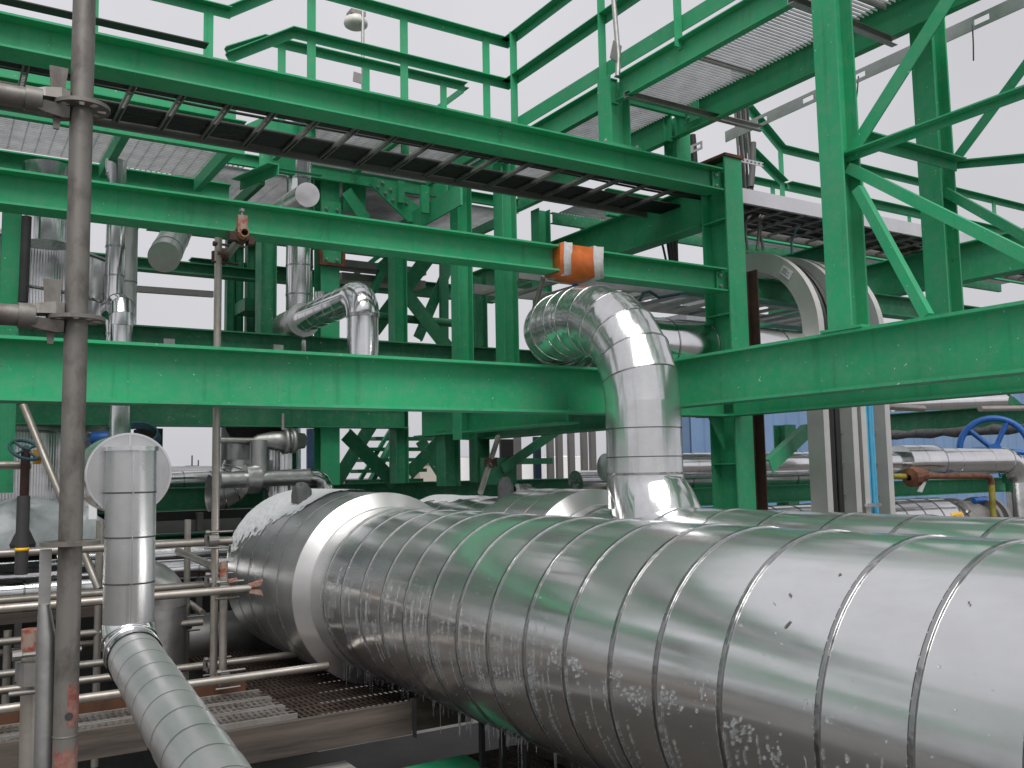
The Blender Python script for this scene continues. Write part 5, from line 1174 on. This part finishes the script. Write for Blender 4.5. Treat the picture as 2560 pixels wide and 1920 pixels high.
simple('scaffold_tube', MB().tube([(10.820, 7.800, 0.778), (11.609, 7.800, 0.764)], 0.045, 10), TUBE, 'short scaffold tube lying on the dark beam at the right', 'scaffold tube')
simple('scaffold_tube', MB().tube([(10.633, 6.400, 0.649), (11.686, 6.400, 0.678)], 0.035, 10), TUBE, 'short pale scaffold tube at the right edge over the dark beam', 'scaffold tube')
jpipe('insulated_pipe', (14.023, 10.000, 1.032), (15.879, 9.000, 1.073), 0.12, 0.3, 'bright slanting pipe glimpsed under the rear deep beam at the right', material=ALU2, bands=False)
bpix((13.068, 7.400, 0.980), (13.510, 7.400, 0.768), 0.14, 'short green brace at the right edge above the pale scaffold tube')
bw = thing('valve_handwheel', (12.905, 7.600, 0.186), 'large blue handwheel behind the long pipe at the right', 'handwheel')
wc = Vector((11.897, 7.000, 0.171)); wR = (12.496 - 11.337) / 2 * 0.72
wheel(wc, (-0.78, -0.62, 0.0), wR, 0.042, bw, BLUE, 5, 'rim')
MB().tube([wc, wc + Vector((0.35, 0.5, 0))], 0.05, 12).build('shaft', BLUE, bw)
rp = thing('small_pipe', (9.315, 6.200, -0.141), 'small rusty and yellow pipe with a union, before the low green beam', 'pipe')
ra0, ra1, ra2, ra3 = [Vector(p) for p in ((8.331, 6.000, -0.119), (9.977, 6.000, -0.144), (10.095, 6.000, -0.192), (10.086, 6.000, -0.639))]
MB().tube([ra0, ra0.lerp(ra1, 0.18)], 0.030, 10).build('yellow_run', YPIPE, rp)
MB().tube([ra0.lerp(ra1, 0.18), ra1, ra1.lerp(ra2, 0.6) + Vector((0.02, 0, 0.015)), ra2, ra2.lerp(ra3, 0.15)], 0.032, 10).build('rusty_run', RUST, rp)
MB().tube([ra2.lerp(ra3, 0.12), ra3], 0.034, 10).build('yellow_drop', YPIPE, rp)
wq = Vector((8.678, 5.950, -0.121))
MB().lathe(wq, (1, 0, 0.1), [(-0.14, 0.03), (-0.12, 0.10), (-0.04, 0.11), (-0.02, 0.07), (0.12, 0.07), (0.14, 0.03)], 12, False).build('union', RUST, rp)
simple('tag', MB().add([(8.735, 5.930, -0.178), (8.803, 5.930, -0.184), (8.745, 5.950, -0.290), (8.663, 5.950, -0.279)] + [(p[0], p[1] + 0.004, p[2]) for p in ((8.735, 5.930, -0.178), (8.803, 5.930, -0.184), (8.745, 5.950, -0.290), (8.663, 5.950, -0.279))],
       [(0, 1, 2, 3), (7, 6, 5, 4), (0, 4, 5, 1), (1, 5, 6, 2), (2, 6, 7, 3), (3, 7, 4, 0)]), PAPER, 'white tag dangling from the rusty pipe union', 'tag')
# blue clad building
bl = thing('building', (40, 32, -6), 'blue corrugated metal building far behind the bolted column', 'building')
mb = MB(); xk_ = 22.4
while xk_ < 60:
    mb.add([(xk_, 24, -6), (xk_ + 0.55, 24, -6), (xk_ + 0.6, 24.06, -6), (xk_ + 0.65, 24.06, -6), (xk_ + 0.7, 24, -6), (xk_, 24, 5.2), (xk_ + 0.55, 24, 5.2), (xk_ + 0.6, 24.06, 5.2), (xk_ + 0.65, 24.06, 5.2), (xk_ + 0.7, 24, 5.2)],
           [(i, i + 1, i + 6, i + 5) for i in range(4)]); xk_ += 0.7
mb.build('cladding', CLAD, bl)
MB().box((22.4, 24.1, -6), (60.0, 26.3, 5.1)).build('core', CLAD, bl)
MB().box((22.3, 23.9, 5.2), (60.1, 26.4, 5.45)).build('roof', plain('grey_roof', (0.25, 0.26, 0.28), 0.6), bl)
bracket = MB().box((9.618, 8.500, 2.058), (10.452, 8.900, 1.926))
simple('steel_beam', bracket, GREEN, 'short boxy green beam end against the blue building', 'steel beam')
simple('steel_column', MB().prism(I_prof(0.22, 0.22), (10.395, 9.2, -1.5), (10.395, 9.2, 0.6), (0, 1, 0)), GREEND, 'dark green column in front of the blue building, left of the curved ladders', 'steel column')
brace((6.550, 6.000, 0.070), (7.464, 6.300, 0.426), 0.13, 'green brace rising right from the rusty angle post', up=(0, -1, 0), a=0.08)
# ladders seen low behind the bolted column
ll = thing('cable_ladder', (7.044, 8.000, 1.914), 'pale cable ladder low behind the bolted column, above the level shiny pipe', 'cable ladder')
la0, la1 = Vector((5.549, 6.900, 1.729)), Vector((6.421, 6.900, 1.887))
zl_ = 1.72
MB().box((5.6, 6.85, zl_), (9.5, 6.88, zl_ + 0.10)).build('side_rail', GALV, ll); MB().box((5.6, 7.65, zl_), (9.5, 7.68, zl_ + 0.10)).build('side_rail', GALV, ll)
xk_ = 4.5
while xk_ < 9.4: MB().box((xk_, 6.88, zl_), (xk_ + 0.05, 7.65, zl_ + 0.03)).build('rung', GALV, ll); xk_ += 0.3
MB().box((4.4, 6.85, zl_), (5.6, 6.88, zl_ + 0.10)).build('side_rail', GALV, ll)
MB().box((4.4, 7.65, zl_), (5.6, 7.68, zl_ + 0.10)).build('side_rail', GALV, ll)
run('hose', [Vector((5.742, 6.800, 1.621)), Vector((5.794, 6.800, 1.702)), Vector((5.873, 6.800, 1.724)), Vector((5.989, 6.800, 1.673)), Vector((6.322, 6.800, 1.748))], 0.016, TEAL, 'thin teal hose looped along the low cable ladder', 'hose')
# vertical cables behind the column top and struts with slots
grp_lbl = 'thin black cable rising behind the rusty cap plate'
for k in range(6):
    xq_ = 6.808 + k * 0.036
    run('cable', [(xq_ + 0.02 * math.sin(k), 6.45, 2.42), (xq_ + 0.012 * math.sin(2 * k), 6.45, 3.0), (xq_, 6.47, 3.5), (xq_ + 0.01, 6.5, 4.1)], 0.013, CABLE if k % 2 else plain('grey_cable%d' % k, (0.10, 0.10, 0.10), 0.6), grp_lbl, 'cable', 'cables rising behind the cap plate')
run('cable', [Vector((6.858, 6.300, 3.230)), Vector((6.834, 6.300, 2.975)), Vector((6.798, 6.300, 2.766))], 0.030, plain('dark_grey_conduit', (0.09, 0.09, 0.09), 0.6), 'thicker grey cable at the right of those rising behind the cap plate', 'cable')
def strut(p0, p1, label, w=0.045, slots=9, material=None):
    p0, p1 = Vector(p0), Vector(p1); r = thing('slotted_strut', p0, label, 'strut')
    MB().prism(C_prof(w, w * 0.9, 0.004), p0, p1).build('channel', material or GALVW, r)
    return r
def slotted(p0, p1, w, pitch, label, material=None, up=(0, 0, 1), holes=0.5):
    """flat perforated strip: two edges joined by bridges, real openings between"""
    p0, p1 = Vector(p0), Vector(p1); d = (p1 - p0).normalized(); upv = Vector(up); ln = (p1 - p0).length
    mb = MB()
    for sgn in (1, -1): mb.bar(p0 + upv * (sgn * w * 0.36), p1 + upv * (sgn * w * 0.36), 0.008, w * 0.28, up)
    t = 0.0
    while t < ln:
        a_, b_ = t, min(ln, t + pitch * (1 - holes)); mb.bar(p0 + d * a_, p0 + d * b_, 0.008, w * 0.45, up); t += pitch
    return simple('slotted_strut', mb, material or GALVW, label, 'strut')
slotted((5.882, 5.560, 2.666), (6.163, 5.560, 2.668), 0.038, 0.048, 'white slotted strut sticking out right of the rusty cap plate')
strut((4.520, 5.460, 2.930), (6.031, 5.460, 2.933), 'grey channel strut hung across under the right walkway', 0.05, material=GALV)
strut((4.382, 3.698, 2.860), (5.466, 3.745, 2.860), 'grey channel strut hung across under the right walkway, nearer the top edge', 0.05, material=GALV)
slotted((6.050, 5.886, 3.006), (6.050, 3.148, 3.055), 0.10, 0.50, 'long slotted galvanised channel running beside the right walkway', material=GALV, up=(0, 0, 1), holes=0.22)
run('cable', [Vector((6.050, 4.449, 3.030)), Vector((6.050, 4.468, 2.911)), Vector((6.050, 4.493, 2.794))], 0.005, CABLE, 'thin wire hanging from the slotted channel by the nearer braced column', 'wire')
run('cable', [Vector((6.050, 3.510, 3.040)), Vector((6.050, 3.513, 2.906)), Vector((6.050, 3.520, 2.785))], 0.005, CABLE, 'thin wire hanging from the slotted channel at the upper right', 'wire')
slotted((6.429, 7.000, 3.223), (6.258, 6.400, 3.133), 0.08, 0.30, 'galvanised slotted channel left of the rusty cap plate', material=GALV)
run('cable', [Vector(p) for p in ((6.419, 6.700, 3.360), (6.428, 6.700, 3.247), (6.434, 6.700, 3.063))], 0.035, CABLE, 'bundle of black cable looped left of the rusty cap plate', 'cable')
for i_, pts in enumerate((((6.722, 6.100, 2.502), (6.566, 6.000, 2.326), (6.550, 6.000, 2.185), (6.518, 6.000, 2.032)), ((6.799, 6.100, 2.502), (6.581, 6.000, 2.317), (6.572, 6.000, 2.187), (6.608, 6.000, 2.042)), ((6.597, 6.100, 2.430), (6.388, 6.000, 2.292), (6.373, 6.000, 2.163), (6.400, 6.000, 2.019)))):
    run('cable', [Vector(p) for p in pts], 0.014, plain('grey_drop_cable%d' % i_, (0.11, 0.11, 0.105), 0.6), ('left of the crossing cables dropping from the pale sided ladder', 'right of the crossing cables dropping from the pale sided ladder', 'cable curving down close beside the bolted column')[i_], 'cable')
run('cable', [Vector(p) for p in ((7.280, 6.100, 2.393), (7.060, 6.000, 2.280), (6.997, 6.000, 2.163), (6.997, 6.000, 2.042))], 0.012, TEAL, 'teal cable dropping from the pale sided ladder to the curved one', 'cable')
for i_, (pts, lb) in enumerate(((((5.851, 6.600, 2.251), (5.893, 6.600, 2.104), (5.926, 6.600, 1.971)), 'thin black cable hanging left of the bolted column'), (((5.991, 6.600, 2.299), (5.959, 6.600, 2.173), (5.986, 6.600, 1.977)), 'left thick black cable hanging beside the bolted column'),
                 (((6.041, 6.600, 2.305), (6.005, 6.600, 2.178), (6.016, 6.600, 1.981)), 'middle thick black cable hanging beside the bolted column'), (((6.102, 6.600, 2.329), (6.051, 6.600, 2.184), (6.050, 6.600, 1.984)), 'right thick black cable hanging beside the bolted column'))):
    run('cable', [Vector(p) for p in pts], 0.011 if i_ == 0 else 0.022, CABLE, lb, 'cable')
simple('conduit', MB().tube([(4.159, 5.700, 1.469), (4.168, 5.700, 1.379)], 0.013, 8).tube([(4.192, 5.700, 1.472), (4.195, 5.700, 1.381)], 0.013, 8), BLUE, 'short pair of blue cables dropping below the orange padding', 'cable')

# lamps on poles
def lamp(xpix, y, zt_, zb_, label):
    r = thing('lamp', (xpix, y, zb_), label, 'lamp')
    MB().tube([(xpix + 0.03, y - 0.02, zb_), (xpix + 0.03, y - 0.02, zt_)], 0.018, 12).build('pole', GALV, r)
    MB().lathe((xpix, y + 0.1, zt_ - 0.02), (0, 0, -1), [(0, 0.0), (0.0, 0.09), (0.016, 0.112), (0.045, 0.127), (0.075, 0.132), (0.098, 0.124), (0.112, 0.104), (0.120, 0.068), (0.122, 0.0)], 36, True).build('shade', plain('milky_lampshade', (0.62, 0.61, 0.57), 0.4), r)
    MB().box((xpix - 0.085, y + 0.02, zt_ - 0.02), (xpix + 0.085, y + 0.16, zt_ + 0.03)).build('housing', GALVD, r)
    return r
lamp(3.788, 9.0, 5.013, 3.0, 'street style lamp with milky dish shade behind the upper handrail').location
pbx = Vector((3.752, 8.950, 4.241))
simple('clamp_plate', MB().add([pbx + Vector(p) for p in ((-0.06, 0, -0.05), (0.05, 0, -0.06), (0.06, 0, 0.05), (-0.05, 0, 0.06), (-0.06, 0.01, -0.05), (0.05, 0.01, -0.06), (0.06, 0.01, 0.05), (-0.05, 0.01, 0.06))], [(0, 1, 2, 3), (4, 7, 6, 5), (0, 4, 5, 1), (1, 5, 6, 2), (2, 6, 7, 3), (3, 7, 4, 0)]), GALVD, 'grey clamp plate on the lamp pole behind the upper handrail', 'plate')
lp2 = thing('lamp_pole', (4.35, 5.4, 2.9), 'thin grey lamp pole rising beside the short bolted post to the top edge', 'pole')
MB().tube([(4.455, 5.450, 3.067), (4.469, 5.450, 3.234), (4.434, 5.450, 3.762)], 0.020, 12).build('tube', GALV, lp2)
pq = Vector((4.439, 5.440, 3.268))
MB().add([pq + Vector(p) for p in ((-0.06, 0, -0.07), (0.03, 0, -0.10), (0.06, 0, 0.05), (-0.02, 0, 0.08), (-0.06, 0.008, -0.07), (0.03, 0.008, -0.10), (0.06, 0.008, 0.05), (-0.02, 0.008, 0.08))], [(0, 1, 2, 3), (4, 7, 6, 5), (0, 4, 5, 1), (1, 5, 6, 2), (2, 6, 7, 3), (3, 7, 4, 0)]).build('clamp_plate', GALVD, lp2)

# ================================================================== FAR DISTANCE
def far_tank(x, y, R, h, label):
    r = thing('storage_tank', (x, y, -6), label, 'storage tank')
    MB().lathe((x, y, -6), (0, 0, 1), [(0, R), (h, R)], 64, True).build('shell', WHITE, r)
    MB().lathe((x, y, -6 + h), (0, 0, 1), [(0, R), (R * 0.06, 0)], 64, True).build('roof', WHITE, r)
    rb_ = MB()
    for k in range(40):
        a_ = 2 * math.pi * k / 40; rb_.tube([(x + R * math.cos(a_), y + R * math.sin(a_), -6 + h), (x + R * math.cos(a_), y + R * math.sin(a_), -4.9 + h)], 0.06, 5, False)
    rb_.build('roof_rail', GALV, r)
    return r
Y1, Y2 = 330.0, 330.0
xt0, xt1 = 173.871, 185.994
far_tank((xt0 + xt1) / 2 + 4, 335, (xt1 - xt0) / 2, 5.884 + 6, 'smaller white storage tank far off between the crossed braces')
xt0, xt1 = 229.891, 256.988
far_tank((xt0 + xt1) / 2, 345, (xt1 - xt0) / 2, 6.210 + 6, 'wide white storage tank far off behind the row of grey posts')
xt0, xt1 = 212.323, 229.483
far_tank((xt0 + xt1) / 2, 350, (xt1 - xt0) / 2, 4.538 + 6, 'lower white storage tank far off behind the thin dark brace')
bd = thing('building', (153.585, 300.000, -2.958), 'flat beige building far off between the crossed braces', 'building')
p_, q_ = (148.921, 300.000, -2.027), (160.014, 300.000, 3.395)
MB().box((p_[0], 300, -6), (q_[0], 320, q_[2])).build('wall', TAN, bd)
MB().box((p_[0] - 0.5, 299.5, q_[2]), (q_[0] + 0.5, 320.5, q_[2] + 0.6)).build('roof', GALVD, bd)
simple('fence', MB().box((20, 260, -6), (330, 260.3, -2.6)), DARK, 'dark fence line across the far yard', 'fence')
def upole(px, y, zt_, label, arm=0.0):
    r = thing('utility_pole', (px, y, -6), label, 'utility pole')
    MB().tube([(px, y, -6), (px, y, zt_)], [0.22, 0.15], 8).build('mast', plain('pole_wood', (0.07, 0.06, 0.055), 0.8) if 'pole_wood' not in bpy.data.materials else bpy.data.materials['pole_wood'], r)
    if arm: MB().bar((px - arm, y, zt_ - 2.2), (px + arm, y, zt_ - 2.2), 0.15, 0.15).build('crossarm', DARK, r)
    return r
upole(46.388, 200, 4.733, 'taller utility pole far off beside the round drum', 1.4)
upole(52.438, 220, 4.124, 'shorter utility pole far off beside the round drum')
upole(106.611, 200, 7.933, 'utility pole far off in front of the smaller white tank', 1.4)
upole(137.839, 200, 9.620, 'utility pole far off among the grey posts')

# ================================================================== SNOW AND ICE
rnd = random.Random(11)
def hash2(i, j): return random.Random(i * 7919 + j * 104729).random()
def snow_on(px, pz, R, y0, y1, a0, a1, hd_y, hd_d, name, label, keep):
    mb = MB(); nu, nv = 150, 120; vs = []; fs = []
    ok = {}
    for i in range(nu + 1):
        y_ = y0 + (y1 - y0) * i / nu
        r_ = R if y_ < hd_y else R * math.sqrt(max(0.02, 1 - ((y_ - hd_y) / hd_d) ** 2))
        for j in range(nv + 1):
            a_ = a0 + (a1 - a0) * j / nv
            k_ = keep(i / nu, j / nv, i, j); ok[i, j] = k_
            t_ = 0.0008 + 0.016 * min(1, max(0, k_) * 2.5) + 0.0025 * hash2(i // 2, j // 2) * min(1, max(0, k_) * 8)
            vs.append((px - (r_ + t_) * math.cos(a_), y_, pz + (r_ + t_) * math.sin(a_)))
    for i in range(nu):
        for j in range(nv):
            if min(ok[i, j], ok[i + 1, j], ok[i, j + 1], ok[i + 1, j + 1]) > 0:
                o = nv + 1; fs.append((i * o + j, (i + 1) * o + j, (i + 1) * o + j + 1, i * o + j + 1))
    mb.add(vs, fs, True)
    return tag(mb.build(name, SNOW), label, 'snow', kind='stuff')
from mathutils import noise as mn
def keep1(u, v, i, j):
    edge = 0.40 + 0.22 * mn.noise(Vector((u * 7, v * 6, 0))) + 0.34 * mn.noise(Vector((u * 30, v * 24, 3))) + 0.12 * mn.noise(Vector((u * 70, v * 60, 8)))
    lim = -0.10 + 0.30 * (1 - u)
    return v - lim - edge * 0.45 + 0.22 * (u - 0.45)
snow_on(PX1, PZ1, VR + 0.003, 6.35, 7.69, math.radians(5), math.radians(100), 7.34, 0.36, 'snow_patch', 'snow lying on the domed end of the foreground pipe', keep1)
def keep2(u, v, i, j):
    return v - 0.40 - 0.15 * mn.noise(Vector((u * 8, v * 9, 5))) + 0.3 * (u - 0.4)
snow_on(PX2, PZ2, 0.533, 6.15, 7.68, math.radians(30), math.radians(140), 7.40, 0.30, 'snow_patch', 'snow lying along the far end of the second pipe', keep2)
# frozen beads, runs and hanging icicles on the foreground pipe
def surf(y_, a_, off=0.0):
    rr = PR1 + 0.004 + off
    return Vector((PX1 - rr * math.cos(a_), y_, PZ1 + rr * math.sin(a_)))
ice = MB()
def bead(at, r, squash=0.55, along=1.0):
    n1, n2 = 6, 4; vs = []; fs = []
    nrm = Vector((at.x - PX1, 0, at.z - PZ1)).normalized(); tz = Vector((0, 1, 0)); tv = nrm.cross(tz)
    for j in range(n2 + 1):
        v = -math.pi / 2 + math.pi * j / n2
        for i in range(n1):
            u_2 = 2 * math.pi * i / n1
            vs.append(at + tz * (r * math.cos(u_2) * math.cos(v)) + tv * (r * along * math.sin(u_2) * math.cos(v)) + nrm * (r * squash * math.sin(v)))
    for j in range(n2):
        for i in range(n1): fs.append((j * n1 + i, j * n1 + (i + 1) % n1, (j + 1) * n1 + (i + 1) % n1, (j + 1) * n1 + i))
    ice.add(vs, fs, True)
def drip(y_, a0, a1, r):
    a_ = a0
    while a_ > a1:
        if rnd.random() < 0.72: bead(surf(y_ + rnd.uniform(-0.003, 0.003), a_), r * rnd.uniform(0.6, 1.35), 0.6, rnd.uniform(1.2, 3.0))
        a_ -= rnd.uniform(1.6, 3.0) * r / PR1
for k in range(150):
    far_ = rnd.random() < 0.72
    y_ = rnd.uniform(3.0, 5.6) if far_ else rnd.uniform(1.3, 3.2)
    a0 = math.radians(rnd.uniform(-8, 22)) if far_ else math.radians(rnd.uniform(-30, 2))
    drip(y_, a0, a0 - math.radians(rnd.uniform(6, 26)), rnd.uniform(0.0015, 0.0030))
for s in seams:      # ice clinging below the bands
    if 1.1 < s < 5.5:
        a0 = math.radians(rnd.uniform(-8, 15)); drip(s + 0.01, a0, a0 - math.radians(rnd.uniform(30, 55)), 0.0030)
        drip(s - 0.014, a0 - 0.2, a0 - math.radians(rnd.uniform(20, 40)), 0.0026)
for (y_, a_, cnt) in ((3.00, 4, 26), (2.88, 3, 30), (2.62, 2, 30), (2.52, -2, 40), (2.36, 0, 40), (2.05, -3, 40), (1.92, -6, 26), (1.62, -6, 44), (1.52, -9, 24), (1.35, -6, 12), (2.20, 8, 14), (1.78, 10, 12)):
    for q in range(cnt):
        yy, aa = y_ + rnd.gauss(0, 0.030), math.radians(a_ + rnd.gauss(0, 2.4)); rr = rnd.uniform(0.0018, 0.0058)
        bead(surf(yy, aa), rr, 0.45, rnd.uniform(0.8, 2.0))
for k in range(420):
    y_ = rnd.uniform(1.2, 5.6); bead(surf(y_, math.radians(rnd.uniform(-62, 32))), rnd.uniform(0.0012, 0.0034), 0.6)
o_ = ice.build('frozen_drips', ICE, big); o_['kind'] = 'stuff'
ic = MB()
for k in range(150):
    y_ = rnd.uniform(1.9, 5.65); a_ = math.radians(rnd.uniform(-74, -50)); p = surf(y_, a_, -0.002); ln = rnd.choice((0.03, 0.04, 0.05, 0.06, 0.09, 0.13)) * rnd.uniform(0.7, 1.3)
    r0 = rnd.uniform(0.0025, 0.0045)
    ic.tube([p, p + Vector((0, 0, -ln * 0.4)), p + Vector((rnd.uniform(-.002, .002), 0, -ln * 0.75)), p + Vector((0, 0, -ln))], [r0 * 1.2, r0 * 0.8, r0 * 0.6, r0 * 0.15], 6)
o_ = ic.build('hanging_icicles', ICE, big); o_['kind'] = 'stuff'
# small scuffs of dried mud on top of the foreground pipe
mud = plain('dried_mud', (0.20, 0.18, 0.165), 0.8, 0.4, 60, alt=(0.10, 0.085, 0.075))
for i_, (k_, R_m) in enumerate((((1.785, 1.600, -0.383), 0.011), ((1.800, 1.600, -0.313), 0.008), ((1.742, 1.600, -0.328), 0.005), ((2.540, 1.600, -0.398), 0.006), ((1.988, 1.600, -0.278), 0.008), ((1.643, 2.400, -0.281), 0.010))):
    d_ = Vector(k_).normalized()
    b_ = d_.x * PX1 + d_.z * PZ1; a_ = d_.x ** 2 + d_.z ** 2; c_ = PX1 ** 2 + PZ1 ** 2 - (PR1 + 0.004) ** 2
    t_ = (b_ - math.sqrt(max(0, b_ * b_ - a_ * c_))) / a_
    at = d_ * t_; nrm = Vector((at.x - PX1, 0, at.z - PZ1)).normalized(); tv = nrm.cross(Vector((0, 1, 0)))
    mbm = MB(); pts = []
    sk = rnd.uniform(-0.8, 0.8)
    for q in range(16):
        an = q * math.pi / 8; w_ = R_m * (0.25 + 0.75 * rnd.random()); u_3, v_3 = w_ * 0.75 * math.cos(an), w_ * 1.25 * math.sin(an)
        pts.append(at + nrm * 0.0010 + Vector((0, 1, 0)) * (u_3 + sk * v_3) + tv * v_3)
    mbm.add(pts, [tuple(range(16))]).build('mud_mark', mud, big)
